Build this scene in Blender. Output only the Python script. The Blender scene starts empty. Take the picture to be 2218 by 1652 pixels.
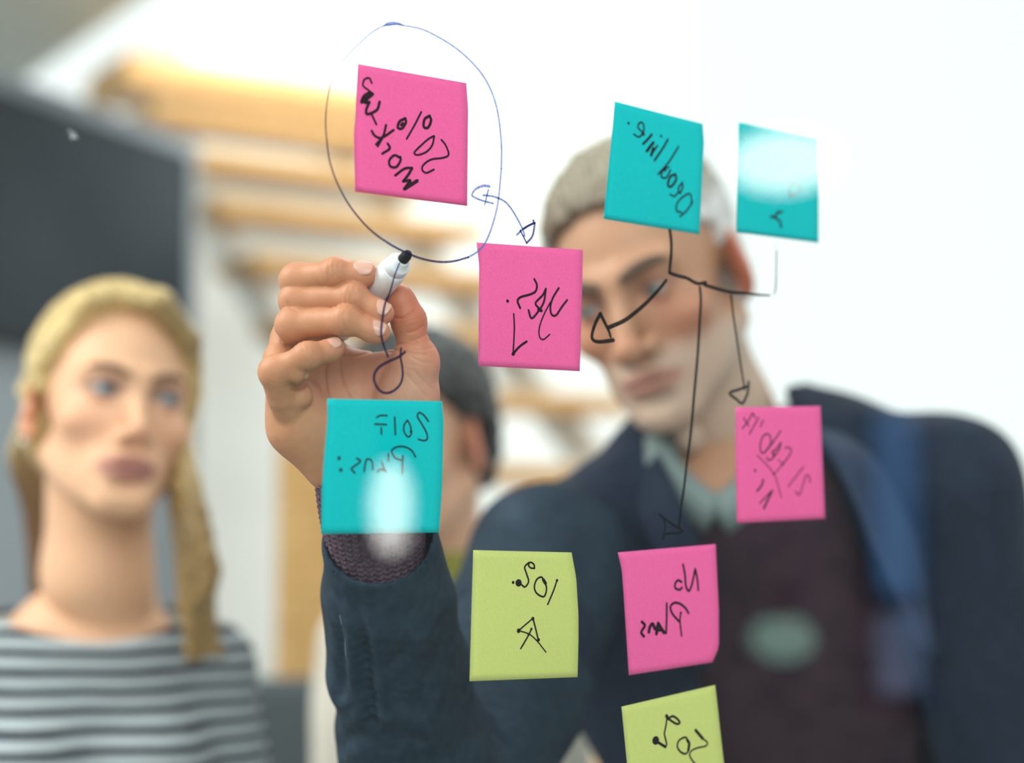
import bpy, math, random
import numpy as np
from mathutils import Vector, Matrix
SC = bpy.context.scene
COL = SC.collection
random.seed(3)
RNG = np.random.default_rng(5)

# ------------------------------------------------------------------ camera
F = 3500.0                       # focal length in pixels of a 2218 px wide frame
PITCH = math.radians(4.507)
THETA = math.radians(32.676)     # yaw of the glass panel
CAM = np.array([0.0, 0.0, 1.46])
GD = 0.9792                      # distance of the glass along the view axis
cd = bpy.data.cameras.new('camera'); cam = bpy.data.objects.new('camera', cd); COL.objects.link(cam)
cam.location = CAM; cam.rotation_euler = (math.pi/2 + PITCH, 0, 0)
cd.sensor_width = 36.0; cd.lens = F/2218*36.0; cd.clip_start = 0.05; cd.clip_end = 200
cd.dof.use_dof = True; cd.dof.focus_distance = 0.985
cd.dof.aperture_fstop = (cd.lens/1000)/0.0255
SC.camera = cam
SC.view_settings.view_transform = 'Standard'; SC.view_settings.look = 'None'
SC.view_settings.gamma = 1.0; SC.view_settings.use_curve_mapping = False
SC.view_settings.exposure = 0.0
try:
    SC.cycles.use_denoising = True
    SC.cycles.max_bounces = 8; SC.cycles.transparent_max_bounces = 24
    SC.cycles.caustics_reflective = False; SC.cycles.caustics_refractive = False
except Exception:
    pass

def lin(c):
    """sRGB 0-255 to linear"""
    return tuple((v/255/12.92 if v/255 <= .04045 else ((v/255+.055)/1.055)**2.4) for v in c)

# ------------------------------------------------------------------ world (bright overcast sky)
w = bpy.data.worlds.new('overcast_sky'); SC.world = w; w.use_nodes = True
bg = w.node_tree.nodes['Background']; bg.inputs[0].default_value = (0.93, 1.0, 0.982, 1); bg.inputs[1].default_value = 1.19

def area(name, loc, target, sx, sy, power, color):
    l = bpy.data.lights.new(name, 'AREA'); l.shape = 'RECTANGLE'; l.size = sx; l.size_y = sy
    l.energy = power; l.color = color
    o = bpy.data.objects.new(name, l); COL.objects.link(o); o.location = loc
    o.rotation_euler = (Vector(target)-Vector(loc)).to_track_quat('-Z', 'Y').to_euler()
    return o
# soft key added at upper left and fill behind the camera, no windows there
area('left_key_light', (-2.4, 0.9, 3.5), (0.0, 1.6, 1.45), 1.8, 1.8, 105, (1.0, 0.97, 0.92))
area('rear_fill_light', (0.7, -2.6, 2.8), (0.1, 1.2, 1.4), 2.4, 1.8, 84, (1.0, 0.98, 0.96))
# daylight falling through the roof glazing over the staircase
area('skylight', (-0.3, 4.0, 4.6), (-0.4, 5.0, 1.6), 3.0, 1.6, 225, (0.95, 1.0, 0.98))

# ------------------------------------------------------------------ pixel helpers (real positions from the fitted camera)
def ray(px, py):
    a, b = (px-1109)/F, -(py-826)/F
    c, s = math.cos(PITCH), math.sin(PITCH)
    return np.array([a, c - s*b, s + c*b])
def W(px, py, Y):
    d = ray(px, py); return CAM + d*(Y/d[1])
GU = np.array([math.cos(THETA), math.sin(THETA), 0.0])
GN = np.array([-math.sin(THETA), math.cos(THETA), 0.0])     # away from the camera
GP = np.array([0, GD, 1.46])
def G(px, py, off=0.0):
    d = ray(px, py); t = ((GP + GN*off - CAM) @ GN)/(d @ GN); return CAM + d*t

# ------------------------------------------------------------------ object helpers
def link(name, mesh, mat=None, parent=None, label=None, kind=None, cat=None, group=None):
    o = bpy.data.objects.new(name, mesh); COL.objects.link(o)
    if mat is not None:
        for m in (mat if isinstance(mat, (list, tuple)) else [mat]): mesh.materials.append(m)
    if parent is not None: o.parent = parent
    tag(o, label, cat, group, kind); return o
def tag(o, label=None, cat=None, group=None, kind=None):
    for k, v in (('label', label), ('category', cat), ('group', group), ('kind', kind)):
        if v: o[k] = v
    return o
def empty(name, loc, label, cat, group=None):
    o = bpy.data.objects.new(name, None); COL.objects.link(o); o.location = loc
    o.empty_display_size = .05
    return tag(o, label, cat, group)
def mesh_of(name, verts, faces, smooth=True, col=None, shift=None):
    """verts (n,3), faces = list of lists or (m,4) array"""
    me = bpy.data.meshes.new(name)
    v = np.asarray(verts, np.float32)
    if shift is not None: v = v - np.asarray(shift, np.float32)
    if isinstance(faces, np.ndarray):
        m, k = faces.shape
        me.vertices.add(len(v)); me.vertices.foreach_set('co', v.ravel())
        me.loops.add(m*k); me.loops.foreach_set('vertex_index', faces.astype(np.int32).ravel())
        me.polygons.add(m); me.polygons.foreach_set('loop_start', np.arange(0, m*k, k, dtype=np.int32))
        me.update(calc_edges=True)
        me.validate()
    else:
        me.from_pydata(v.tolist(), [], faces)
    if smooth: me.polygons.foreach_set('use_smooth', np.ones(len(me.polygons), bool))
    if col is not None:
        a = me.attributes.new('Col', 'FLOAT_COLOR', 'POINT')
        c = np.ones((len(v), 4), np.float32); c[:, :3] = col
        a.data.foreach_set('color', c.ravel())
    me.update(); return me
BOXF = [[0,3,2,1],[4,5,6,7],[0,1,5,4],[1,2,6,5],[2,3,7,6],[3,0,4,7]]
def prism(quad, ext):
    """quad: 4 points, ext: vector"""
    q = [np.asarray(p, float) for p in quad]; e = np.asarray(ext, float)
    return np.array(q + [p+e for p in q])
def box_mesh(name, c, ax, half, bevel=0.0, shift=None):
    """box with axes ax (3 unit vectors) and half sizes"""
    c = np.asarray(c, float); a = [np.asarray(x, float)*h for x, h in zip(ax, half)]
    v = [c+sx*a[0]+sy*a[1]+sz*a[2] for sz in (-1, 1) for sx, sy in ((-1,-1),(1,-1),(1,1),(-1,1))]
    me = mesh_of(name, v, BOXF, smooth=False, shift=shift)
    if bevel > 0:
        import bmesh
        bm = bmesh.new(); bm.from_mesh(me)
        bmesh.ops.recalc_face_normals(bm, faces=bm.faces[:])
        bmesh.ops.bevel(bm, geom=bm.edges[:]+bm.verts[:], offset=bevel, segments=2, affect='EDGES', profile=.5)
        bm.to_mesh(me); bm.free()
    return me
EX = np.eye(3)
def lathe(profile, n=32, base=(0,0,0)):
    v, f = [], []
    for r, z in profile:
        for i in range(n):
            a = 2*math.pi*i/n; v.append((base[0]+r*math.cos(a), base[1]+r*math.sin(a), base[2]+z))
    for j in range(len(profile)-1):
        for i in range(n):
            f.append([j*n+i, j*n+(i+1) % n, (j+1)*n+(i+1) % n, (j+1)*n+i])
    return np.array(v), f
def frame_from(d):
    d = np.asarray(d, float); d = d/np.linalg.norm(d)
    u = np.cross(d, [0, 0, 1.0]);
    if np.linalg.norm(u) < 1e-3: u = np.cross(d, [0, 1.0, 0])
    u /= np.linalg.norm(u); return u, np.cross(u, d), d
def smooth_path(p, n=6):
    p = np.asarray(p, float)
    if len(p) < 3:
        return np.array([p[0]+(p[-1]-p[0])*t for t in np.linspace(0, 1, n+1)])
    q = np.vstack([2*p[0]-p[1], p, 2*p[-1]-p[-2]]); out = []
    for i in range(1, len(q)-2):
        a, b, c, d = q[i-1:i+3]
        for t in np.arange(n)/n:
            out.append(.5*((2*b)+(c-a)*t+(2*a-5*b+4*c-d)*t*t+(3*b-a-3*c+d)*t**3))
    out.append(p[-1]); return np.array(out)
def tube(path, radii, n=12, cap=True):
    path = np.asarray(path, float); m = len(path); v, f = [], []
    r = np.full(m, radii) if np.isscalar(radii) else np.interp(np.linspace(0, 1, m), np.linspace(0, 1, len(radii)), radii)
    u = None
    for i in range(m):
        d = path[min(i+1, m-1)]-path[max(i-1, 0)]; d /= np.linalg.norm(d)
        if u is None: u, _, _ = frame_from(d)
        u = u-d*(u@d); u /= np.linalg.norm(u); w_ = np.cross(d, u)
        for k in range(n):
            a = 2*math.pi*k/n; v.append(path[i]+r[i]*(math.cos(a)*u+math.sin(a)*w_))
    for i in range(m-1):
        for k in range(n): f.append([i*n+k, i*n+(k+1) % n, (i+1)*n+(k+1) % n, (i+1)*n+k])
    if cap:
        f.append(list(range(n-1, -1, -1))); f.append([(m-1)*n+k for k in range(n)])
    return np.array(v), f
def joinvf(parts):
    V, Fc, k = [], [], 0
    for v, f in parts:
        V.append(np.asarray(v, float)); Fc += [[i+k for i in q] for q in f]; k += len(v)
    return np.vstack(V), Fc

# ------------------------------------------------------------------ materials
def mat(name, color, rough=.5, spec=.3, **kw):
    m = bpy.data.materials.new(name); m.use_nodes = True; b = m.node_tree.nodes['Principled BSDF']
    b.inputs['Base Color'].default_value = (*lin(color), 1); b.inputs['Roughness'].default_value = rough
    b.inputs['Specular IOR Level'].default_value = spec
    for k, v in kw.items(): b.inputs[k].default_value = v
    return m
def nodes(m): return m.node_tree.nodes, m.node_tree.links, m.node_tree.nodes['Principled BSDF']
def add_noise_color(m, c1, c2, scale, stretch=(1,1,1), detail=4, lo=.35, hi=.65, coord='Object', dist=0.0):
    n, l, b = nodes(m)
    tc = n.new('ShaderNodeTexCoord'); mp = n.new('ShaderNodeMapping'); mp.inputs['Scale'].default_value = stretch
    tx = n.new('ShaderNodeTexNoise'); tx.inputs['Scale'].default_value = scale; tx.inputs['Detail'].default_value = detail
    tx.inputs['Distortion'].default_value = dist
    cr = n.new('ShaderNodeValToRGB'); cr.color_ramp.elements[0].position = lo; cr.color_ramp.elements[1].position = hi
    cr.color_ramp.elements[0].color = (*lin(c1), 1); cr.color_ramp.elements[1].color = (*lin(c2), 1)
    l.new(tc.outputs[coord], mp.inputs[0]); l.new(mp.outputs[0], tx.inputs['Vector']); l.new(tx.outputs[0], cr.inputs[0])
    l.new(cr.outputs[0], b.inputs['Base Color']); return tx, cr
def add_bump(m, scale, strength, dist=.001, stretch=(1,1,1), kind='noise', coord='Object'):
    n, l, b = nodes(m)
    tc = n.new('ShaderNodeTexCoord'); mp = n.new('ShaderNodeMapping'); mp.inputs['Scale'].default_value = stretch
    if kind == 'noise':
        tx = n.new('ShaderNodeTexNoise'); tx.inputs['Detail'].default_value = 3
    else:
        tx = n.new('ShaderNodeTexVoronoi')
    tx.inputs['Scale'].default_value = scale
    bp = n.new('ShaderNodeBump'); bp.inputs['Strength'].default_value = strength; bp.inputs['Distance'].default_value = dist
    l.new(tc.outputs[coord], mp.inputs[0]); l.new(mp.outputs[0], tx.inputs['Vector']); l.new(tx.outputs[0], bp.inputs['Height'])
    l.new(bp.outputs[0], b.inputs['Normal'])
def attr_mat(name, rough=.5, spec=.3, noise=0.0, nscale=200, **kw):
    m = mat(name, (128, 128, 128), rough, spec, **kw); n, l, b = nodes(m)
    a = n.new('ShaderNodeAttribute'); a.attribute_name = 'Col'
    if noise:
        tc = n.new('ShaderNodeTexCoord'); tx = n.new('ShaderNodeTexNoise'); tx.inputs['Scale'].default_value = nscale; tx.inputs['Detail'].default_value = 4
        mr = n.new('ShaderNodeMapRange'); mr.inputs['From Min'].default_value = .3; mr.inputs['From Max'].default_value = .7
        mr.inputs['To Min'].default_value = 1-noise; mr.inputs['To Max'].default_value = 1+noise
        mx = n.new('ShaderNodeVectorMath'); mx.operation = 'SCALE'
        l.new(tc.outputs['Object'], tx.inputs['Vector']); l.new(tx.outputs[0], mr.inputs['Value'])
        l.new(a.outputs['Color'], mx.inputs[0]); l.new(mr.outputs[0], mx.inputs['Scale']); l.new(mx.outputs[0], b.inputs['Base Color'])
    else:
        l.new(a.outputs['Color'], b.inputs['Base Color'])
    return m
def emit(name, color, strength):
    m = bpy.data.materials.new(name); m.use_nodes = True; n, l = m.node_tree.nodes, m.node_tree.links
    n.remove(n['Principled BSDF']); e = n.new('ShaderNodeEmission'); e.inputs[0].default_value = (*lin(color), 1); e.inputs[1].default_value = strength
    l.new(e.outputs[0], n['Material Output'].inputs[0]); return m

# ------------------------------------------------------------------ signed distance modelling
class Field:
    def __init__(s, lo, hi, h):
        s.h = h; s.lo = np.asarray(lo, float); n = np.ceil((np.asarray(hi, float)-s.lo)/h).astype(int)+1
        s.n = n; s.ax = [(s.lo[i]+h*np.arange(n[i])).astype(np.float32) for i in range(3)]
        s.D = np.full(n, .06, np.float32)
    def _loc(s, lo, hi, pad):
        sl = []
        for i in range(3):
            a = int(max(0, math.floor((lo[i]-pad-s.lo[i])/s.h))); b = int(min(s.n[i], math.ceil((hi[i]+pad-s.lo[i])/s.h)+1))
            if b <= a: return None
            sl.append(slice(a, b))
        return tuple(sl)
    def eval(s, prim, pad):
        f, lo, hi = prim; sl = s._loc(lo, hi, pad)
        if sl is None: return None, None
        x = s.ax[0][sl[0]][:, None, None]; y = s.ax[1][sl[1]][None, :, None]; z = s.ax[2][sl[2]][None, None, :]
        return sl, f(x, y, z)
    def add(s, prim, k=.005):
        sl, d = s.eval(prim, k+3*s.h)
        if sl is None: return s
        a = s.D[sl]; h = np.clip(.5+.5*(a-d)/k, 0, 1); s.D[sl] = a*(1-h)+d*h-k*h*(1-h); return s
    def sub(s, prim, k=.003):
        sl, d = s.eval(prim, k+3*s.h)
        if sl is None: return s
        a = s.D[sl]; d = -d; h = np.clip(.5-.5*(a-d)/k, 0, 1); s.D[sl] = a*(1-h)+d*h+k*h*(1-h); return s
    def chain(s, pts, rad, k=.005):
        for i in range(len(pts)-1): s.add(rc(pts[i], pts[i+1], rad[i], rad[i+1]), k)
        return s
    def cut(s, fn):
        """keep where fn(x,y,z) < 0"""
        s.D = np.maximum(s.D, fn(s.ax[0][:, None, None], s.ax[1][None, :, None], s.ax[2][None, None, :]).astype(np.float32)); return s
    def merge(s, o, k):
        a, d = s.D, o.D; h = np.clip(.5+.5*(a-d)/k, 0, 1); s.D = a*(1-h)+d*h-k*h*(1-h); return s
    def mesh(s):
        D = s.D; S = D < 0; nx, ny, nz = D.shape
        c = np.zeros((nx-1, ny-1, nz-1), np.uint8)
        for i in (0, 1):
            for j in (0, 1):
                for k in (0, 1): c += S[i:nx-1+i, j:ny-1+j, k:nz-1+k]
        idx = np.argwhere((c > 0) & (c < 8)); del c
        m = len(idx); pos = np.zeros((m, 3), np.float32); cnt = np.zeros(m, np.float32)
        off = [(i, j, k) for i in (0, 1) for j in (0, 1) for k in (0, 1)]
        val = {o: D[idx[:, 0]+o[0], idx[:, 1]+o[1], idx[:, 2]+o[2]] for o in off}
        for a in off:
            for ax in range(3):
                if a[ax] == 0:
                    b = list(a); b[ax] = 1; b = tuple(b); d0, d1 = val[a], val[b]
                    cr = (d0 < 0) != (d1 < 0); t = np.where(cr, d0/np.where(cr, d0-d1, 1), 0)
                    p = np.tile(np.array(a, np.float32), (m, 1)); p[:, ax] += t
                    pos += p*cr[:, None]; cnt += cr
        V = s.lo+(idx+pos/cnt[:, None])*s.h
        ID = np.full((nx-1, ny-1, nz-1), -1, np.int32); ID[idx[:, 0], idx[:, 1], idx[:, 2]] = np.arange(m)
        Q = []
        for ax in range(3):
            o1, o2 = (ax+1) % 3, (ax+2) % 3
            sl0 = [slice(None)]*3; sl1 = [slice(None)]*3; sl0[ax] = slice(0, -1); sl1[ax] = slice(1, None)
            A, B = S[tuple(sl0)], S[tuple(sl1)]; e = np.argwhere(A != B)
            e = e[(e[:, o1] > 0) & (e[:, o2] > 0) & (e[:, o1] < D.shape[o1]-1) & (e[:, o2] < D.shape[o2]-1)]
            ins = A[e[:, 0], e[:, 1], e[:, 2]]
            def cell(d1, d2):
                q = e.copy(); q[:, o1] -= d1; q[:, o2] -= d2; return ID[q[:, 0], q[:, 1], q[:, 2]]
            q = np.stack([cell(1, 1), cell(0, 1), cell(0, 0), cell(1, 0)], 1)
            q[~ins] = q[~ins][:, ::-1]; Q.append(q)
        Q = np.vstack(Q); Q = Q[(Q >= 0).all(1)]
        return V, Q
def rc(a, b, ra, rb):
    a = np.asarray(a, np.float32); b = np.asarray(b, np.float32); d = b-a; L = max(float(d@d), 1e-12); R = max(ra, rb)
    def f(x, y, z):
        t = np.clip(((x-a[0])*d[0]+(y-a[1])*d[1]+(z-a[2])*d[2])/L, 0, 1)
        return np.sqrt((x-a[0]-t*d[0])**2+(y-a[1]-t*d[1])**2+(z-a[2]-t*d[2])**2)-(ra+(rb-ra)*t)
    return f, np.minimum(a, b)-R, np.maximum(a, b)+R
def ell(c, r, R=None):
    c = np.asarray(c, np.float32); r = np.asarray(r, np.float32); M = np.eye(3, dtype=np.float32) if R is None else np.asarray(R, np.float32)
    ext = np.sqrt(((M*r[None, :])**2).sum(1))
    def f(x, y, z):
        x, y, z = x-c[0], y-c[1], z-c[2]
        p = [(M[0, i]*x+M[1, i]*y+M[2, i]*z) for i in range(3)]
        k0 = np.sqrt((p[0]/r[0])**2+(p[1]/r[1])**2+(p[2]/r[2])**2); k1 = np.sqrt((p[0]/r[0]**2)**2+(p[1]/r[1]**2)**2+(p[2]/r[2]**2)**2)
        return k0*(k0-1)/np.maximum(k1, 1e-6)
    return f, c-ext, c+ext
class Frame:
    """local frame: R columns = local axes in the world, o = origin"""
    def __init__(s, o, R): s.o = np.asarray(o, float); s.R = np.asarray(R, float)
    def p(s, x, y, z): return s.o+s.R@np.array([x, y, z], float)
    def ell(s, c, r, R=None): return ell(s.p(*c), r, s.R if R is None else s.R@R)
    def rc(s, a, b, ra, rb): return rc(s.p(*a), s.p(*b), ra, rb)
    def inv(s, V): return (np.asarray(V)-s.o)@s.R
def rot(axis, deg): return np.array(Matrix.Rotation(math.radians(deg), 3, axis))
def wobble(V, amp, freq, seed=0, n=6):
    r = np.random.default_rng(seed); o = np.zeros(len(V))
    for i in range(n):
        d = r.normal(size=3); d /= np.linalg.norm(d); o += np.sin(V@d*freq*(1+.6*r.random())*2*math.pi+r.random()*6.28)
    return amp*o/math.sqrt(n)
def normals(V, Q):
    a = V[Q[:, 2]]-V[Q[:, 0]]; b = V[Q[:, 3]]-V[Q[:, 1]]; n = np.cross(a, b); N = np.zeros_like(V)
    for i in range(4): np.add.at(N, Q[:, i], n)
    return N/np.maximum(np.linalg.norm(N, axis=1, keepdims=True), 1e-12)
def joinq(parts):
    V, Q, k = [], [], 0
    for v, q in parts: V.append(v); Q.append(q+k); k += len(v)
    return np.vstack(V), np.vstack(Q)
# ================================================================== THE ROOM
M_floor = mat('grey_floor', (150, 148, 142), .45); add_noise_color(M_floor, (140, 138, 132), (160, 158, 152), 3)
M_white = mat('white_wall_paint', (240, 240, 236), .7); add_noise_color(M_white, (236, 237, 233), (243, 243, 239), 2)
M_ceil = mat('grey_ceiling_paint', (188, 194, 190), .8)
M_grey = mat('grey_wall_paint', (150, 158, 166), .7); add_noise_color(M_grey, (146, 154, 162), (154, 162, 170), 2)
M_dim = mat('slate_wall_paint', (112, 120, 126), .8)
M_wood = mat('oak_wood', (222, 178, 116), .5); add_noise_color(M_wood, (208, 160, 96), (230, 188, 126), 5, stretch=(2, 2, 18), dist=.6)
M_tread = mat('oak_tread_wood', (206, 164, 108), .5); add_noise_color(M_tread, (190, 146, 90), (216, 178, 124), 5, stretch=(3, 14, 14), dist=.5)

def struct(name, me, m, parent=None, label=None): return link(name, me, m, parent, label=label, kind='structure')
struct('floor', mesh_of('floor', [(-5, -5, 0), (8, -5, 0), (8, 10, 0), (-5, 10, 0)], [[0, 1, 2, 3]], False), M_floor)
UX = (GU, GN, np.array([0, 0, 1.0]))                 # axes of the room: along the glass, across it, up
def rm(u, v, z): return GU*u+GN*v+np.array([0, 0, z])
def uv(p): p = np.asarray(p, float); return p@GU, p@GN
# back wall: white, runs along the room behind the staircase, ends where the tall window starts
pA = W(395, 900, 5.75); u0, v0 = uv(pA)
struct('wall_back', box_mesh('wall_back', rm(u0+1.1, v0+.06, 2.0), UX, (1.1, .06, 2.0)), M_white)
# partition on the left that carries the dark screen
q0, q1 = W(-420, 900, 3.2), W(424, 900, 4.42)
d01 = q1-q0; d01[2] = 0; L01 = np.linalg.norm(d01); d01 /= L01; n01 = np.array([d01[1], -d01[0], 0])
pc = (q0+q1)/2; pc[2] = 1.235
struct('wall_left', box_mesh('wall_left', pc-n01*.06, (d01, n01, EX[2]), (L01/2, .06, 1.235)), M_grey)
# grey ceiling over the left half; its open edge runs towards the back of the room
e0 = W(0, 200, 5.98); e1 = W(270, 0, 4.9); ed = e1-e0; ed[2] = 0; ed /= np.linalg.norm(ed)
en = np.array([-ed[1], ed[0], 0]); zc = 3.0
cc = e0.copy(); cc[2] = zc+.1
struct('ceiling', box_mesh('ceiling', cc-en*1.4+ed*.5, (ed, en, EX[2]), (3.4, 1.4, .1)), M_ceil)
# tall bright window filling the right of the back wall: frame far apart, thin glass pane
M_pane = bpy.data.materials.new('window_glass'); M_pane.use_nodes = True
def glassify(m, tint, ior, rough=0.0):
    n, l = m.node_tree.nodes, m.node_tree.links; n.remove(n['Principled BSDF'])
    t = n.new('ShaderNodeBsdfTransparent'); t.inputs[0].default_value = (*tint, 1)
    g = n.new('ShaderNodeBsdfGlossy'); g.inputs['Roughness'].default_value = rough
    f = n.new('ShaderNodeFresnel'); ge = n.new('ShaderNodeNewGeometry'); mi = n.new('ShaderNodeMapRange')
    mi.inputs['To Min'].default_value = ior; mi.inputs['To Max'].default_value = 1/ior; l.new(ge.outputs['Backfacing'], mi.inputs['Value']); l.new(mi.outputs[0], f.inputs[0]); mx = n.new('ShaderNodeMixShader')
    l.new(f.outputs[0], mx.inputs[0]); l.new(t.outputs[0], mx.inputs[1]); l.new(g.outputs[0], mx.inputs[2]); l.new(mx.outputs[0], n['Material Output'].inputs[0])
glassify(M_pane, (.99, 1, .995), 1.15)
wu, wv = u0+2.2, v0
win = struct('window_1', box_mesh('window_1', rm(wu+.05, wv+.06, 2.5), UX, (.05, .06, 2.5)), M_white)
struct('window_frame', box_mesh('window_frame', rm(wu+2.6, wv+.06, .3), UX, (2.5, .06, .3)), M_white, win)
struct('window_frame', box_mesh('window_frame', rm(wu+5.2, wv+.06, 2.5), UX, (.1, .06, 2.5)), M_white, win)
struct('window_frame', box_mesh('window_frame', rm(wu+2.6, wv+.06, 4.9), UX, (2.5, .06, .1)), M_white, win)
struct('pane', box_mesh('pane', rm(wu+2.6, wv+.06, 2.6), UX, (2.5, .004, 2.2)), M_pane, win)
# side wall to the right of the photographer: it shows only as dim reflections in the glass panel
refl = GU*0+np.array([math.sin(2*THETA), -math.cos(2*THETA), 0])
wr = CAM+refl*4.3; wr[2] = 1.7; rt = np.array([refl[1], -refl[0], 0])
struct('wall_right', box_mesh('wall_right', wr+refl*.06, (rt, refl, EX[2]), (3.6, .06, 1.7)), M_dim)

# ------------------------------------------------------------------ oak staircase (treads rise away to the left)
st = empty('staircase', W(700, 1101, 4.0)*[1, 1, 0], 'open oak staircase with floating wooden treads in front of the white back wall', 'staircase')
sb = np.array(st.location)
def tread(i, xl, y, Y, hgt=.045, dep=.26, length=.92):
    p = W(xl, y, Y); c = p+GU*length/2+GN*dep/2
    return link('tread', box_mesh('tread', c, UX, (length/2, dep/2, hgt/2), .006, shift=sb), M_tread, st)
zb = W(470, 440, 4.4)
for k in range(-3, 8):
    p = zb+np.array([.14, -.22, -.19])*k
    if p[2] < .1: continue
    if k == -3:
        me = box_mesh('landing', p+GU*.55+GN*.2, UX, (.55, .2, .05), .006, shift=sb); link('landing', me, M_tread, st, label='wide top landing of oak')
    else:
        me = box_mesh('tread', p+GU*.44+GN*.13, UX, (.44, .13, .022), .006, shift=sb); link('tread', me, M_tread, st)
M_str = mat('white_stringer_paint', (235, 234, 228), .6)
for s in (.1, .78):
    a = zb+np.array([.14, -.22, -.19])*-3+GU*s+GN*.2; b = zb+np.array([.14, -.22, -.19])*8+GU*s+GN*.16
    a[2] -= .09; b[2] = max(b[2]-.09, 0.05)
    d = (b-a)/np.linalg.norm(b-a); up = np.cross(GU, d); me = box_mesh('stringer', (a+b)/2, (d, GU, up), (np.linalg.norm(b-a)/2, .02, .05), .004, shift=sb)
    link('stringer', me, M_str, st)

# ------------------------------------------------------------------ oak panel standing behind the writing hand
pb = W(664, 1300, 3.2)
pnl = empty('wooden_panel', (pb[0], pb[1], 0), 'narrow upright oak panel behind the writing arm, beside the white wall', 'panel')
link('board', box_mesh('board', (0, 0, .81), UX, (.058, .02, .81), .004), M_wood, pnl)
link('foot', box_mesh('foot', (0, 0, .02), UX, (.09, .12, .02), .004), M_wood, pnl)

# ------------------------------------------------------------------ dark wall screen
M_scr = mat('dark_screen', (44, 52, 60), .5, .2); add_noise_color(M_scr, (38, 46, 54), (52, 60, 68), 2)
M_bez = mat('black_bezel', (20, 23, 27), .4)
def on_left(px, py):
    d = ray(px, py); t = ((q0-CAM)@n01)/(d@n01); return CAM+d*t
s1 = on_left(388, 330); s0 = on_left(-260, 330); ds, ns = d01, n01; Ls = abs((s1-s0)@d01)
ztop = (s1[2]+on_left(0, 220)[2])/2; zbot = on_left(10, 748)[2]
cs = (s0+s1)/2+n01*.022; cs[2] = (ztop+zbot)/2
scr = empty('wall_screen', cs, 'large dark wall screen mounted high behind the blonde woman', 'screen')
hz = (ztop-zbot)/2
link('casing', box_mesh('casing', (0, 0, 0), (ds, ns, EX[2]), (Ls/2, .02, hz), .004), M_bez, scr)
link('display', box_mesh('display', ns*.021, (ds, ns, EX[2]), (Ls/2-.02, .003, hz-.02), .001), M_scr, scr)

# ------------------------------------------------------------------ dark office chair back low between woman and sleeve
M_ch = mat('grey_chair_fabric', (78, 86, 90), .8); M_cm = mat('chair_metal', (60, 62, 64), .35, Metallic=1.0)
cb = W(592, 1600, 2.7)
ch = empty('office_chair', (cb[0], cb[1], 0), 'grey office chair with its backrest low beside the upright oak panel', 'chair')
zt = cb[2]+.10
link('backrest', box_mesh('backrest', (0, 0, zt-.25), EX, (.11, .03, .25), .028), M_ch, ch)
link('seat', box_mesh('seat', (0, -.22, .46), EX, (.22, .22, .04), .03), M_ch, ch)
link('back_bar', box_mesh('back_bar', (0, .0, .56), EX, (.03, .012, .15), .004), M_cm, ch)
v, f = lathe([(.0, .06), (.03, .06), (.03, .43), (0, .43)], 16, (0, -.22, 0)); link('gas_column', mesh_of('gas_column', v, f), M_cm, ch)
for k in range(5):
    a = k*2*math.pi/5; v, f = tube([(0, -.22, .09), (.27*math.cos(a), -.22+.27*math.sin(a), .065)], [.022, .016], 8)
    lg = link('leg', mesh_of('leg', v, f), M_cm, ch)
    v, f = lathe([(.0, -.025), (.022, -.022), (.03, 0), (.022, .022), (0, .025)], 14, (0, 0, 0))
    v = np.array(v)@rot('X', 90).T + np.array([.27*math.cos(a), -.22+.27*math.sin(a), .03])
    link('caster', mesh_of('caster', v, f), M_cm, lg)

# ------------------------------------------------------------------ lamps mirrored in the glass panel
M_pend = emit('frosted_lamp_glass', (255, 250, 240), 12); M_tube = emit('frosted_tube_glass', (255, 252, 248), 11)
M_lm = mat('lamp_metal', (30, 31, 33), .4, Metallic=.8)
def mirror_point(px, py, dist):
    g = G(px, py); d = ray(px, py); d = d/np.linalg.norm(d); r = d-2*(d@GN)*GN; return g+r*dist
def pendant(px, py, dist, rx, rz, label, strength_mat, ztop=3.4):
    p = mirror_point(px, py, dist); e = empty('pendant_lamp', p, label, 'lamp', None)
    prof = [(rx*math.sin(a), -rz*math.cos(a)) for a in np.linspace(.001, math.pi-.001, 16)]
    v, f = lathe(prof, 28); link('globe', mesh_of('globe', v, f), strength_mat, e)
    v, f = lathe([(.0, rz*.93), (.03, rz*.93), (.025, rz+.07), (0, rz+.07)], 16); link('cap', mesh_of('cap', v, f), M_lm, e)
    v, f = tube([(0, 0, rz+.05), (0, 0, ztop-p[2])], .004, 8); link('cord', mesh_of('cord', v, f), M_lm, e); return e

# ================================================================== GLASS PANEL WITH MARKER LINES
M_glass = bpy.data.materials.new('clear_glass'); M_glass.use_nodes = True; glassify(M_glass, (.985, .995, .99), 1.45)
TH = .008
gc = GP+GU*.1; zlo, zhi = .02, 2.35
gp = empty('glass_panel', (gc[0], gc[1], 0), 'tall clear glass panel covered in sticky notes and marker lines', 'glass panel')
gb = np.array([gc[0], gc[1], 0.0])
link('pane', box_mesh('pane', gc*[1, 1, 0]-GN*TH/2+np.array([0, 0, (zlo+zhi)/2]), UX, (1.05, TH/2, (zhi-zlo)/2), shift=gb), M_glass, gp)
M_alu = mat('brushed_aluminium', (180, 182, 184), .35, Metallic=1.0)
link('floor_channel', box_mesh('floor_channel', gc*[1, 1, 0]-GN*TH/2+np.array([0, 0, .02]), UX, (1.06, .03, .02), .003, shift=gb), M_alu, gp)

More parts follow.
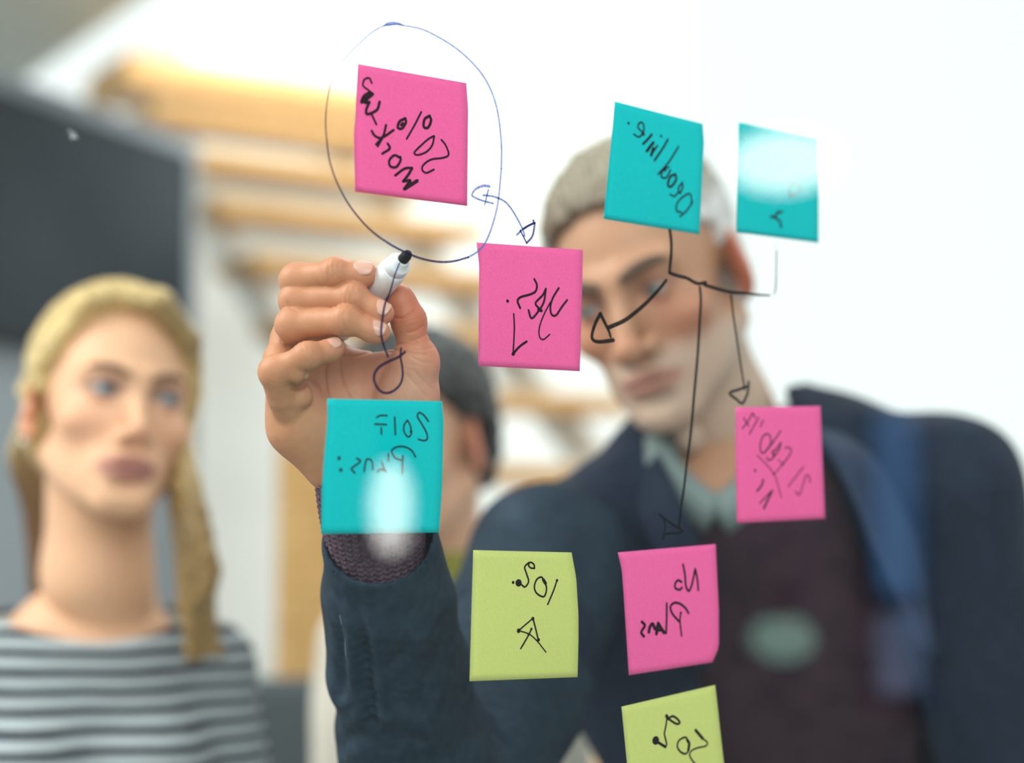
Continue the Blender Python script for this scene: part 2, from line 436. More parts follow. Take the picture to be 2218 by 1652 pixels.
def ink(name, color, filt, cover):
    m = bpy.data.materials.new(name); m.use_nodes = True; n, l = m.node_tree.nodes, m.node_tree.links
    b = n['Principled BSDF']; b.inputs['Base Color'].default_value = (*lin(color), 1); b.inputs['Roughness'].default_value = .6
    b.inputs['Specular IOR Level'].default_value = .1
    t = n.new('ShaderNodeBsdfTransparent'); t.inputs[0].default_value = (*filt, 1)
    mx = n.new('ShaderNodeMixShader'); tc = n.new('ShaderNodeTexCoord'); tx = n.new('ShaderNodeTexNoise'); tx.inputs['Scale'].default_value = 700; tx.inputs['Detail'].default_value = 2
    mr = n.new('ShaderNodeMapRange'); mr.inputs['From Min'].default_value = .3; mr.inputs['From Max'].default_value = .7
    mr.inputs['To Min'].default_value = cover-.2; mr.inputs['To Max'].default_value = min(1, cover+.2)
    l.new(tc.outputs['Object'], tx.inputs['Vector']); l.new(tx.outputs[0], mr.inputs['Value']); l.new(mr.outputs[0], mx.inputs[0])
    l.new(t.outputs[0], mx.inputs[1]); l.new(b.outputs[0], mx.inputs[2]); l.new(mx.outputs[0], n['Material Output'].inputs[0]); return m
I_black = ink('black_marker_ink', (10, 12, 14), (.2, .22, .22), .85)
I_grey = ink('thin_black_marker_ink', (20, 28, 28), (.2, .24, .24), .6)
I_violet = ink('violet_marker_ink', (34, 22, 58), (.24, .25, .56), .62)
I_blue = ink('blue_marker_ink', (50, 60, 120), (.30, .36, .70), .45)
I_pale = ink('backlit_violet_ink', (128, 140, 200), (.50, .56, .86), .72)  # oval's ink coloured pale, imitating bright background shining through it
I_note = ink('note_pen_ink', (30, 18, 30), (.3, .25, .3), .8)
I_soft = ink('faded_note_pen_ink', (52, 50, 58), (.45, .42, .45), .55)

def ribbon(pts3, wid, n=GN):
    """flat stroke with round ends; pts3 (m,3), wid scalar or list (m)"""
    P = np.asarray(pts3, float); m = len(P); wv_ = np.full(m, wid) if np.isscalar(wid) else np.interp(np.linspace(0, 1, m), np.linspace(0, 1, len(wid)), wid)
    v, f = [], []
    for i in range(m):
        d = P[min(i+1, m-1)]-P[max(i-1, 0)]; d /= max(np.linalg.norm(d), 1e-9); s = np.cross(d, n); s /= max(np.linalg.norm(s), 1e-9)
        v += [P[i]+s*wv_[i]/2, P[i]-s*wv_[i]/2]
    for i in range(m-1): f.append([2*i, 2*i+1, 2*i+3, 2*i+2])
    for i, sg in ((0, -1), (m-1, 1)):
        d = (P[1]-P[0]) if i == 0 else (P[-1]-P[-2]); d = d/max(np.linalg.norm(d), 1e-9); s = np.cross(d, n); s /= max(np.linalg.norm(s), 1e-9)
        b = len(v); k = 5
        for j in range(k+1):
            a = math.pi*j/k; v.append(P[i]+wv_[i]/2*(math.cos(a)*s+sg*math.sin(a)*d))
        f.append([b+j for j in range(k+1)])
    return np.array(v), f
PXM = .979/3500                                      # metres per pixel near the glass
def crop(x0, y0, s): return lambda pts: [(x0+a/s, y0+b/s) for a, b in pts]
def mark(name, strokes, m, label=None, off=.0002):
    """strokes: list of (pixel points, width px, smooth?)"""
    parts = []
    for i, (pts, wd, sm) in enumerate(strokes):
        p = smooth_path(pts, 8) if sm else np.array(pts, float)
        P = np.array([G(a, b, off+.00002*i) for a, b in p]); sc = np.linalg.norm(P[0]-CAM)/F
        parts.append(ribbon(P, np.asarray(wd, float)*sc if not np.isscalar(wd) else wd*sc))
    v, f = joinvf(parts); return link(name, mesh_of(name, v, f, False, shift=gb), m, gp, label=label)
c2 = crop(680, 20, 2.752); c3 = crop(1000, 380, 3.59); c4 = crop(1280, 200, 2.848); c1 = crop(540, 500, 4.13); c5 = crop(1120, 340, 2.233); c13 = crop(1310, 1090, 4.236)
circ = c2([(1117, 950), (1117, 800), (1100, 640), (1070, 520), (1020, 415), (950, 325), (850, 235), (740, 165), (640, 118), (540, 98), (470, 88), (415, 100), (350, 135), (280, 195), (200, 275), (140, 355), (95, 460), (75, 580), (70, 700), (85, 850), (110, 960), (150, 1060), (230, 1195), (330, 1310), (440, 1390), (540, 1445), (640, 1485), (740, 1505), (830, 1502), (920, 1478), (980, 1440), (1030, 1375), (1075, 1250), (1100, 1130), (1117, 950)])
mark('circle_line', [(circ[:17], [4.6, 4.6, 4.6, 4.2, 4, 3.4, 2.8], True), (circ[29:], [4.6, 4.6, 4.4], True)], I_pale, 'upper and right side of the oval, coloured pale as if backlit')
mark('circle_line', [(circ[16:30], [2.6, 3.2, 3.6, 4.4, 5, 5, 4.6], True)], I_violet, 'thin dark violet lower left side of the oval')
mark('circle_overlap', [(c2([(415, 99), (440, 90), (475, 84), (510, 88), (535, 97)]), [3, 9, 9, 6, 3], True)], I_blue, 'blue overlap where the oval closes')
mark('double_arrow', [(c3([(168, 153), (230, 160), (295, 180), (350, 215), (400, 280), (440, 350), (475, 420), (490, 470)]), 4.6, True),
    (c3([(215, 84), (185, 80), (160, 82), (110, 105), (80, 148), (100, 170), (160, 195), (243, 217)]), [6.5, 6, 4.5, 4.5, 4.5], True),
    (c3([(208, 110), (195, 160), (180, 228)]), [4, 4, 3], True), (c3([(430, 460), (480, 415), (520, 390), (568, 368)]), 5, True)], I_blue, 'curved blue arrow with a head at each end')
mark('arrow_head', [(c3([(480, 415), (520, 390), (566, 368)]), 5, True), (c3([(568, 370), (560, 430), (545, 480), (505, 524)]), 5, True), (c3([(455, 425), (480, 475), (505, 524)]), 4, True), (c3([(557, 350), (562, 370)]), 5.5, False)], I_violet)
mark('branch_line', [(c4([(487, 850), (495, 920), (495, 1000), (488, 1070), (485, 1113)]), 8, True), (c4([(485, 1113), (530, 1130), (590, 1145), (640, 1172), (670, 1180), (708, 1172)]), 8, True),
    (c4([(700, 1187), (780, 1212), (860, 1232), (950, 1240), (1020, 1248), (1105, 1252)]), [8, 8, 7.5, 6, 4], True)], I_black, 'black line stepping across from the upper teal note')
mark('branch_line', [(c4([(1145, 975), (1143, 1100), (1140, 1200), (1130, 1245)]), [3.5, 3.5, 4, 3], True), (c4([(1141, 942), (1143, 946)]), 3, False)], I_grey, 'thin line rising towards the right teal note')
mark('arrow', [(c4([(465, 1158), (420, 1215), (350, 1290), (270, 1360), (200, 1410), (110, 1450)]), [7, 9, 9.5], True), (c4([(58, 1365), (85, 1420), (110, 1470), (122, 1508)]), [9, 8, 6], True),
    (c4([(58, 1365), (25, 1430), (6, 1500), (18, 1530), (60, 1538), (138, 1528)]), [9, 8, 8, 9.5], True)], I_black, 'bold black arrow pointing at the pink note')
mark('arrow', [([(1516, 623), (1518, 650), (1516, 690), (1511, 770), (1503, 860), (1496, 940), (1488, 1000), (1480, 1070), (1470, 1140)], [7.5, 7.5, 7, 6], True), (c13([(500, 100), (560, 150), (620, 190), (710, 248), (690, 268), (620, 275), (550, 282), (535, 325)]), 6, True), (c13([(545, 150), (555, 210), (548, 285)]), 4.5, True)], I_grey, 'long thin arrow down to the lowest pink note')
mark('arrow', [([(1583.5, 640), (1588, 680), (1594, 720), (1603, 780), (1613, 843)], [6, 5.5, 5], True), (c5([(1120, 1088), (1115, 1140), (1090, 1190), (1060, 1170), (1028, 1142), (1070, 1125), (1115, 1108)]), 6.5, True)], I_grey, 'thin arrow down to the right pink note')
mark('loop_line', [(c1([(1345, 285), (1300, 400), (1260, 540), (1215, 650), (1195, 760), (1180, 880), (1185, 960), (1205, 1030), (1240, 1125)]), [3, 4, 5.5, 6, 5.5, 5], True),
    (c1([(1358, 1048), (1352, 1120), (1365, 1200), (1372, 1290), (1350, 1370), (1290, 1430), (1220, 1450), (1160, 1420), (1120, 1350), (1120, 1280), (1160, 1220), (1240, 1170), (1330, 1130), (1392, 1083)]), [5, 5.5, 6, 6.5, 6], True)], I_violet, 'violet line ending in a loop in front of the palm')
M_smear = ink('pale_smear', (225, 230, 232), (.9, .9, .9), .35)
mark('smear', [([(150, 284), (158, 292), (166, 298)], [8, 14, 6], True), ([(155, 300), (162, 290)], 5, False)], M_smear)

# ================================================================== STICKY NOTES
def paper(name, c, deep):
    m = bpy.data.materials.new(name); m.use_nodes = True; n, l = m.node_tree.nodes, m.node_tree.links
    b = n['Principled BSDF']; b.inputs['Roughness'].default_value = .75; b.inputs['Specular IOR Level'].default_value = .15
    tx, cr = add_noise_color(m, deep, c, 900, detail=3, lo=.2, hi=.65)
    add_bump(m, 2200, .12, .0003)
    t = n.new('ShaderNodeBsdfTranslucent'); l.new(cr.outputs[0], t.inputs[0]); mx = n.new('ShaderNodeMixShader'); mx.inputs[0].default_value = .30
    l.new(b.outputs[0], mx.inputs[1]); l.new(t.outputs[0], mx.inputs[2]); l.new(mx.outputs[0], n['Material Output'].inputs[0]); return m
M_pink = paper('pink_paper', (255, 128, 194), (252, 108, 180)); M_teal = paper('teal_paper', (0, 220, 224), (0, 208, 212)); M_yel = paper('yellow_paper', (226, 236, 150), (217, 229, 136))
def poly_at(P, t):
    P = np.asarray(P, float); L = np.r_[0, np.cumsum(np.linalg.norm(np.diff(P, axis=0), axis=1))]; L /= L[-1]
    return np.array([np.interp(t, L, P[:, 0]), np.interp(t, L, P[:, 1])])
def note(left, right, m, label, strokes, curl=.006, wd=3.0, inkm=None, topbow=0.0, nu=14, nv=18):
    """left / right: edge polylines (pixels, top to bottom)"""
    inkm = inkm or I_note
    def px(s, t):
        a, b = poly_at(left, t), poly_at(right, t); p = a+(b-a)*s
        p[1] += topbow*(1-t)**2*s*s; return p
    def off(s, t): return .0006+curl*max(0, (t-.2)/.8)**2*(.8+.2*s)
    org = G(*px(.5, .0), .0006)
    v, f = [], []
    for back in (0, 1):
        for j in range(nv+1):
            for i in range(nu+1):
                p = px(i/nu, j/nv); v.append(G(p[0], p[1], off(i/nu, j/nv)+back*.00015))
    n1 = (nu+1)*(nv+1); idx = lambda i, j, b=0: b*n1+j*(nu+1)+i
    for j in range(nv):
        for i in range(nu):
            f.append([idx(i, j), idx(i, j+1), idx(i+1, j+1), idx(i+1, j)]); f.append([idx(i, j, 1), idx(i+1, j, 1), idx(i+1, j+1, 1), idx(i, j+1, 1)])
    for i in range(nu):
        f.append([idx(i, 0), idx(i+1, 0), idx(i+1, 0, 1), idx(i, 0, 1)]); f.append([idx(i, nv), idx(i, nv, 1), idx(i+1, nv, 1), idx(i+1, nv)])
    for j in range(nv):
        f.append([idx(0, j), idx(0, j, 1), idx(0, j+1, 1), idx(0, j+1)]); f.append([idx(nu, j), idx(nu, j+1), idx(nu, j+1, 1), idx(nu, j, 1)])
    e = empty('sticky_note', org, label, 'sticky note', 'sticky notes on the glass panel')
    link('paper', mesh_of('paper', v, f, True, shift=org), m, e)
    TL, TR, BL, BR = px(0, 0), px(1, 0), px(0, 1), px(1, 1)
    parts = []
    for k, (pts, ww, sm) in enumerate(strokes):
        p = smooth_path(pts, 6) if (sm and len(pts) > 2) else np.array(pts, float); P = []
        for a, b in p:
            t = .5
            for _ in range(4):
                l_, r_ = poly_at(left, t), poly_at(right, t); s = np.clip((a-l_[0])/(r_[0]-l_[0]), 0, 1)
                yt = px(s, 0)[1]; yb = px(s, 1)[1]; t = np.clip((b-yt)/(yb-yt), 0, 1)
            P.append(G(a, b, off(s, t)-.00012-.00001*k))
        sc = np.linalg.norm(P[0]-CAM)/F; wv_ = (np.asarray(ww if ww else wd, float))*sc*(1.25 if inkm is I_note else 1.1)
        parts.append(ribbon(P, wv_ if wv_.ndim else float(wv_)))
    if parts:
        v, f = joinvf(parts); link('handwriting', mesh_of('handwriting', v, f, False, shift=org), inkm, e)
    return e
def S(c, *lists):
    out = []
    for L in lists:
        wdt = None
        if not isinstance(L[0], tuple): wdt, L = L[0], L[1:]
        L = list(L)
        if len(L) == 1: L = [L[0], (L[0][0]+.8, L[0][1]+.8)]
        out.append((c(L), wdt, True))
    return out
note([(775, 138), (769, 260), (766, 290), (769, 415)], [(1010, 180), (1014, 235), (1012, 446)], M_pink, 'pink sticky note inside the drawn oval, topmost note on the left', S(c2,
    [(760, 778), (785, 810), (803, 865), (770, 885), (700, 895), (655, 925), (645, 955), (670, 975), (715, 955)], [(715, 755), (680, 775), (635, 815), (598, 855), (620, 868), (670, 850), (705, 810), (717, 757)],
    [(640, 612), (600, 690), (553, 772)], [5, (690, 635), (660, 655), (655, 700), (680, 705), (698, 665), (690, 635)], [5, (545, 650), (510, 670), (500, 705), (525, 710), (548, 675), (545, 650)], [5, (530, 680), (520, 690)],
    [6.5, (615, 1022), (580, 1045), (540, 1070)], [5, (540, 1070), (560, 1040), (575, 1020), (532, 1025)], [5, (532, 1025), (560, 990), (585, 948)], [4.5, (585, 945), (540, 950), (485, 990)],
    [4.5, (515, 885), (480, 870), (450, 900), (455, 935), (490, 940), (515, 905), (516, 880)], [4.5, (440, 800), (452, 830), (408, 860)], [4.5, (380, 815), (415, 750), (430, 690)], [4.5, (475, 720), (405, 765), (365, 755), (345, 725)], [4, (408, 765), (370, 805)],
    [4, (345, 628), (372, 685)], [5, (392, 552), (375, 600), (320, 625), (312, 600), (330, 555)], [7, (330, 500), (300, 520), (285, 552)], [6, (330, 555), (300, 550), (350, 505)], [3.5, (345, 440), (330, 410), (300, 420), (293, 455), (320, 478), (348, 500)]), wd=3.6)
note([(1032, 525), (1038, 575), (1037, 650), (1036, 792)], [(1263, 541), (1260, 660), (1256, 804)], M_pink, 'pink sticky note hanging in front of the left half of the older man\'s face', S(c3,
    [(565, 805), (585, 850), (575, 900), (530, 925), (460, 945), (435, 975), (455, 1030)], [6, (357, 975)], [4, (655, 880), (630, 930), (575, 990), (600, 1030), (620, 1050)], [4, (655, 880), (640, 980), (600, 1050), (545, 1110), (520, 1048)], [6, (598, 1042), (620, 1050)],
    [4, (755, 875), (710, 950), (690, 1020), (700, 1080), (735, 1085), (780, 1020), (820, 968)], [2.8, (690, 985), (640, 1080), (605, 1180), (605, 1250), (635, 1275), (685, 1235)], [3, (405, 1075), (410, 1180), (405, 1300), (400, 1385)], [4.2, (400, 1385), (450, 1330), (505, 1290)], [6.5, (400, 1387), (404, 1383)]), wd=4.2, curl=.004)
note([(1331, 219), (1328, 260), (1307, 474)], [(1522, 268), (1525, 308), (1515, 508)], M_teal, 'tilted teal sticky note in front of the older man\'s forehead and hair', S(c4,
    [5, (232, 190)], [(325, 255), (325, 200), (305, 185), (290, 215), (318, 250), (295, 275), (265, 258)], [5, (318, 252), (326, 260)], [4.5, (375, 260), (350, 290), (322, 318)], [5.5, (385, 310), (365, 335), (345, 362)], [5.5, (385, 345), (372, 388)], [5, (433, 270)], [(410, 328), (370, 388)], [4, (475, 290), (440, 350), (392, 420)],
    [(540, 335), (480, 430), (415, 505)], [(480, 460), (445, 480), (435, 520), (465, 525), (490, 480)], [5, (457, 480)], [4.5, (520, 505), (490, 520), (475, 570), (495, 580), (525, 540), (522, 505)], [(565, 555), (540, 590), (550, 622), (567, 580), (562, 558)], [3, (540, 615), (515, 640), (488, 628)], [3.2, (625, 680), (590, 730), (550, 765)], [3.2, (625, 678), (610, 625), (560, 650), (530, 690), (530, 730), (560, 740)], [5, (622, 677)]), wd=3.4)
c16 = crop(1580, 240, 5.164)
note([(1600, 265), (1597, 360), (1595, 503)], [(1771, 300), (1773, 400), (1773, 526)], M_teal, 'rightmost teal sticky note, carrying a white reflection', S(c16,
    [2.6, (780, 830), (720, 800), (680, 850), (665, 905), (720, 950), (780, 890), (788, 830)], [6, (675, 955)], [5.5, (715, 803)], [5, (590, 1130), (540, 1135), (515, 1190), (540, 1215), (570, 1240), (575, 1295)], [6, (520, 1187), (465, 1183)], [7, (575, 1290)], [7, (540, 1140)]), inkm=I_soft)
ct3 = crop(680, 840, 4.86)
note([(709, 863), (709, 910), (701, 1000), (697, 1060), (696, 1156)], [(957, 869), (961, 910), (959, 1010), (957, 1070), (951, 1153)], M_teal, 'teal sticky note covering the writing man\'s wrist', S(ct3,
    [(1205, 350), (1160, 290), (1110, 260), (1090, 300), (1130, 370), (1180, 460), (1195, 530), (1160, 555), (1100, 540)], [(985, 340), (950, 390), (950, 460), (990, 515), (1025, 480), (1015, 400), (985, 340)], [6, (1022, 460)], [4, (850, 305), (858, 490)], [(770, 290), (700, 290), (660, 310)], [(765, 385), (640, 380)], [4, (710, 420), (710, 485)],
    [(1070, 725), (1020, 650), (930, 615), (850, 630), (820, 670), (860, 740), (930, 760)], [(935, 715), (930, 900)], [(785, 690), (785, 770)], [(710, 780), (740, 850), (760, 885)], [(755, 870), (700, 855), (670, 885)], [(620, 860), (610, 770), (560, 750), (540, 800), (530, 880)], [4, (450, 740), (490, 770), (430, 820), (395, 850), (430, 895)], [8, (265, 738)], [8, (283, 863)]), inkm=I_soft, wd=3.8, curl=.005)
cy = crop(990, 1170, 5.164)
note([(1025, 1191), (1021, 1330), (1017, 1475)], [(1238, 1196), (1248, 1250), (1253, 1330), (1253, 1390), (1251, 1466)], M_yel, 'yellow sticky note to the left of the lowest pink note', S(cy,
    [3.2, (865, 310), (830, 310), (800, 280), (820, 245), (860, 270), (866, 315)], [3.2, (800, 250), (757, 300), (780, 380), (800, 460), (760, 520), (715, 490)], [13, (688, 475)], [5.5, (627, 470)], [3.2, (965, 440), (1000, 520), (990, 600), (960, 630), (890, 590), (865, 520), (890, 440), (940, 410), (970, 440)], [6, (965, 440), (990, 480)], [3, (1118, 445), (1080, 560), (1015, 715)], [5, (1118, 447)],
    [2.6, (850, 870), (690, 1008)], [2.2, (690, 1008), (810, 1050), (900, 1130), (995, 1250)], [3, (850, 870), (880, 990), (910, 1115)], [3, (832, 990), (800, 1060), (713, 1210)], [6.5, (848, 875)], [8, (690, 1010)], [6.5, (910, 1112)], [5, (800, 1050)], [4.5, (832, 990)]))
note([(1338, 1196), (1347, 1235), (1351, 1290), (1362, 1462)], [(1550, 1178), (1554, 1260), (1557, 1320), (1557, 1402), (1543, 1434)], M_pink, 'pink sticky note with a clipped lower right corner, lowest of the pink ones', S(c13,
    [(718, 560), (735, 650), (745, 760), (772, 802), (800, 740), (830, 600)], [4, (830, 600), (850, 700), (858, 795)], [4.2, (705, 720), (670, 705), (645, 740), (650, 780), (690, 790), (708, 770)], [(768, 1005), (740, 960), (690, 920), (640, 912), (603, 945), (620, 1010), (680, 1080)], [3.4, (697, 1005), (690, 1080), (705, 1215)], [5, (697, 1003)], [4, (568, 915), (568, 1040), (563, 1190)],
    [6.5, (545, 1185), (520, 1150), (490, 1100)], [6.5, (490, 1105), (480, 1150), (475, 1195)], [5, (520, 1160), (480, 1165)], [6, (460, 1150), (440, 1105), (415, 1130), (405, 1180)], [5, (340, 1085), (368, 1120), (335, 1180), (360, 1220)]), wd=4.2, curl=.005)
c14 = crop(1560, 860, 5.696)
note([(1593, 882), (1593, 1000), (1596, 1133)], [(1777, 879), (1782, 1000), (1787, 1123)], M_pink, 'pink sticky note over the older man\'s shoulder, rightmost of the pink ones', S(c14,
    [(290, 255), (325, 315), (352, 355)], [(400, 195), (340, 300), (275, 385)], [(400, 195), (435, 255)], [(475, 250), (360, 455)], [(530, 285), (495, 365)], [3.4, (745, 415), (640, 570), (540, 685), (500, 660), (495, 580), (530, 480), (590, 455), (620, 500), (620, 580), (550, 680)], [3.4, (750, 560), (690, 640), (640, 680), (670, 725), (600, 780), (575, 740)], [3.4, (750, 560), (730, 640), (670, 720)], [7, (665, 715)],
    [(800, 625), (850, 620), (877, 660), (840, 740), (770, 825)], [2.2, (770, 825), (665, 950)], [2, (715, 765), (770, 825)], [6, (770, 825)], [2.2, (455, 715), (560, 820), (660, 940), (710, 1070), (755, 1240)], [5, (660, 945)], [6, (430, 903)], [4.5, (530, 1020), (510, 1090), (455, 1155)], [5, (640, 1155), (590, 1260), (540, 1370)], [3, (620, 1170), (490, 1305)], [2.6, (1030, 855), (840, 1100)], [2.8, (1110, 1050), (1100, 980), (1060, 965), (1030, 1050), (980, 1200), (930, 1165)]), inkm=I_soft, curl=.004)
cy2 = crop(1320, 1470, 7.92)
note([(1346, 1530), (1358, 1652), (1374, 1806)], [(1549, 1483), (1567, 1645), (1584, 1760)], M_yel, 'yellow sticky note cut off by the bottom edge, below the lowest pink note', S(cy2,
    [15, (795, 1055)], [5, (840, 1090), (960, 1165)], [3.4, (965, 1165), (980, 1110), (955, 1000), (945, 930), (970, 800), (985, 690)], [6.5, (980, 635), (995, 660)], [4, (1000, 690), (1080, 640), (1160, 680), (1208, 750), (1150, 770), (1050, 710), (1010, 680)], [3.4, (1330, 1050), (1370, 1110), (1360, 1220), (1300, 1285), (1210, 1240), (1165, 1150), (1200, 1050), (1300, 1000), (1340, 1040)], [5.5, (1335, 1045), (1368, 1110), (1355, 1220)],
    [5.5, (1480, 880), (1600, 1020)], [3, (1600, 1020), (1680, 1090), (1650, 1150), (1500, 1185), (1400, 1240), (1380, 1320), (1450, 1430), (1520, 1500)]))

# ================================================================== PEOPLE
M_skin = attr_mat('skin', .48, .35, noise=.05, nscale=160); n_, l_, b_ = nodes(M_skin)
b_.inputs['Subsurface Weight'].default_value = .12; b_.inputs['Subsurface Radius'].default_value = (1.0, .35, .2); b_.inputs['Subsurface Scale'].default_value = .006
add_bump(M_skin, 700, .22, .0006)
M_eye = attr_mat('eyeball', .15, .5)
M_nail = mat('fingernail', (212, 166, 146), .25, .5)

def sculpt_head(Fd, h, sc=1.0, woman=False):
    """adult head in the local frame h (face towards local -y, x to the image right), eyes at z=0"""
    g = lambda *a: tuple(v*sc for v in a); jw = .88 if woman else 1.0
    E = lambda c, r, k, R=None: Fd.add(h.ell(g(*c), g(*r), R), k*sc)
    X = lambda c, r, k, R=None: Fd.sub(h.ell(g(*c), g(*r), R), k*sc)
    C = lambda a, b, ra, rb, k: Fd.add(h.rc(g(*a), g(*b), ra*sc, rb*sc), k*sc)
    E((0, .010, .036), (.075, .095, .082), .01)
    E((0, -.034, -.022), (.062, .056, .082), .025)
    E((0, -.036, -.074), (.050*jw, .046, .040), .02)
    E((0, -.079, -.102 if woman else -.110), (.017*jw, .013, .014), .02)
    for s in (-1, 1):
        C((s*.056*jw, .004, -.058), (s*.018*jw, -.076, -.104), .017, .013, .022)
        C((s*.010, -.086, .017), (s*.046, -.072, .020), .0085 if woman else .0105, .007, .014)
        E((s*.044, -.062, -.030), (.020, .016, .014), .018)
    for s in (-1, 1):
        X((s*.032, -.098, -.001), (.019, .016, .013), .010)
        E((s*.032, -.0745, -.001), (.0145, .0145, .0145), .003)
        X((s*.032, -.089, -.0015-(0 if woman else .0008)), (.0135, .008, .0050 if woman else .0036), .002)
    if woman:
        C((0, -.086, .006), (0, -.107, -.036), .0062, .0088, .012); E((0, -.108, -.039), (.0095, .009, .0085), .006)
        al, ax_ = .0075, .0115
    else:
        C((0, -.087, .008), (0, -.110, -.038), .0078, .0108, .012); E((0, -.112, -.042), (.0115, .0105, .010), .006)
        al, ax_ = .0090, .0145
    for s in (-1, 1):
        E((s*ax_, -.096, -.044), (al, .011, al*.95), .005); X((s*.0065, -.104, -.053), (.0038, .006, .004), .002)
    E((0, -.070, -.074), (.034, .026, .028), .016)
    fu = 1.0 if woman else .85
    E((-.008, -.0925, -.0695), (.014, .0085, .0052*fu), .005); E((.008, -.0925, -.0695), (.014, .0085, .0052*fu), .005)
    E((0, -.0905, -.0805), (.018, .0095, .0068*fu), .005)
    X((0, -.105, -.0748), (.0235, .014, .0013), .0025)
    X((0, -.099, -.0925), (.018, .010, .006), .010)
    for s in (-1, 1):
        Re = rot('Z', s*(24 if woman else 40))@rot('X', -10)
        ey = .016 if woman else .006; E((s*(.080 if woman else .079), ey, -.010), (.0065, .019 if woman else .022, .032 if woman else .034), .004, Re); X((s*.0875, ey-.004, -.006), (.006, .011, .019), .004, Re)
        E((s*.079, .006, -.036), (.006, .009, .010), .005); X((s*.086, .004, -.012), (.005, .006, .008), .003)
        E((s*.0825, .004, -.014), (.003, .004, .007), .003)
    if not woman:                                                     # cheek folds
        for s in (-1, 1): Fd.sub(h.rc(g(s*.024, -.101, -.046), g(s*.036, -.086, -.084), .003*sc, .002*sc), .006*sc)

def head_colour(L, sc, base, lip, blush, stubble=None, woman=False, warm=None):
    """skin colouring: lips, cheeks, ears, lids, beard shadow, with eye-socket shade painted in (L: local coordinates)"""
    x, y, z = (L/sc).T; c = np.tile(np.array(lin(base)), (len(L), 1))
    def mix(m, col): c[:] = c*(1-m[:, None])+np.array(lin(col))*m[:, None]
    bl = lambda cx, cy, cz, r: np.exp(-(((np.abs(x)-cx)/r)**2+((y-cy)/r)**2+((z-cz)/r)**2))
    mix(.45*bl(.045, -.07, -.035, .025), blush); mix(.5*bl(0, -.112, -.04, .013), blush); mix(.75*np.clip((np.abs(x)-.072)/.008, 0, 1)*(z < .03)*(z > -.06), blush)
    mix(.45*bl(.032, -.09, 0, .016), blush)
    mix((.85 if woman else .6)*np.exp(-(((np.abs(x)-.032)/.020)**2+((z-.003)/.0095)**2)**2)*(y < -.05), (84, 68, 68) if woman else (104, 76, 62))  # dark lashes on the woman, and eye-socket shade painted into the skin
    if stubble:
        beard = np.clip((-.045-z)/.015, 0, 1)*(y < .03)*(z > -.17)*np.clip((.20+z)/.03, 0, 1)
        mix(.55*beard*np.clip(1-bl(0, -.1, -.048, .012)*2, 0, 1), stubble)
    fu = .95 if woman else .8
    lipm = np.clip(1.4-np.sqrt((x/.0245)**2+((z+.0752)/(.0115*fu))**2), 0, .35)/.35*(y < -.075)
    mix(.68*lipm, lip)
    return c

def eyes(parent, h, sc, iris, org, gaze=(0, 0)):
    for s in (-1, 1):
        V, Fc = [], []; n, m = 24, 14; r = .0128*sc
        R = h.R@rot('Z', gaze[0])@rot('X', gaze[1])
        for j in range(m+1):
            a = math.pi*j/m
            for i in range(n): b = 2*math.pi*i/n; V.append((r*math.sin(a)*math.cos(b), -r*math.cos(a), r*math.sin(a)*math.sin(b)))
        for j in range(m):
            for i in range(n): Fc.append([j*n+i, j*n+(i+1) % n, (j+1)*n+(i+1) % n, (j+1)*n+i])
        V = np.array(V); ang = np.degrees(np.arctan2(np.hypot(V[:, 0], V[:, 2]), -V[:, 1]))
        c = np.where((ang < 12)[:, None], lin((12, 12, 14)), np.where((ang < 28)[:, None], lin(iris), lin((160, 158, 156))))
        P = V@R.T+h.p(s*.032*sc, -.0755*sc, -.001*sc)
        link('eyeball', mesh_of('eyeball', P, Fc, True, c, org), M_eye, parent)
def brows(parent, h, sc, m, org, thick=.0042):
    for s in (-1, 1):
        pts = [h.p(s*.011*sc, -.0975*sc, .0150*sc), h.p(s*.026*sc, -.0955*sc, .021*sc), h.p(s*.040*sc, -.088*sc, .0225*sc), h.p(s*.051*sc, -.074*sc, .019*sc)]
        v, f = tube(smooth_path(pts, 5), [thick*.8, thick, thick*.8, thick*.35], 8); link('eyebrow', mesh_of('eyebrow', v, f, True, None, org), m, parent)

def hair_material(name, a, b, scale=60):
    m = mat(name, a, .42, .4); add_noise_color(m, a, b, scale, stretch=(1, .35, .35), detail=5, dist=.8); add_bump(m, 240, .4, .002, stretch=(1, .25, .25)); return m

def hand_simple(Fd, wrist, d, pn, sc=1.0, left=1):
    """relaxed hanging hand: palm, four unequal fingers and a thumb"""
    d = np.asarray(d, float)/np.linalg.norm(d); pn = np.asarray(pn, float); pn -= d*(pn@d); pn /= np.linalg.norm(pn); s = np.cross(d, pn)*left
    q = lambda a, b, c: np.asarray(wrist)+(d*a+s*b+pn*c)*sc
    for b in (-.028, -.009, .010, .028): Fd.chain([q(0, b*.6, 0), q(.085, b, 0)], [.016*sc, .012*sc], .012)
    for b, L in ((-.030, .062), (-.010, .076), (.010, .082), (.029, .074)):
        Fd.chain([q(.085, b, 0), q(.085+L*.45, b, .006), q(.085+L*.75, b, .018), q(.085+L, b*.95, .032)], [.0105*sc, .0095*sc, .0085*sc, .0075*sc], .003)
    Fd.chain([q(.02, .026, .006), q(.055, .046, .014), q(.082, .052, .02), q(.105, .05, .028)], [.016*sc, .013*sc, .011*sc, .009*sc], .006)

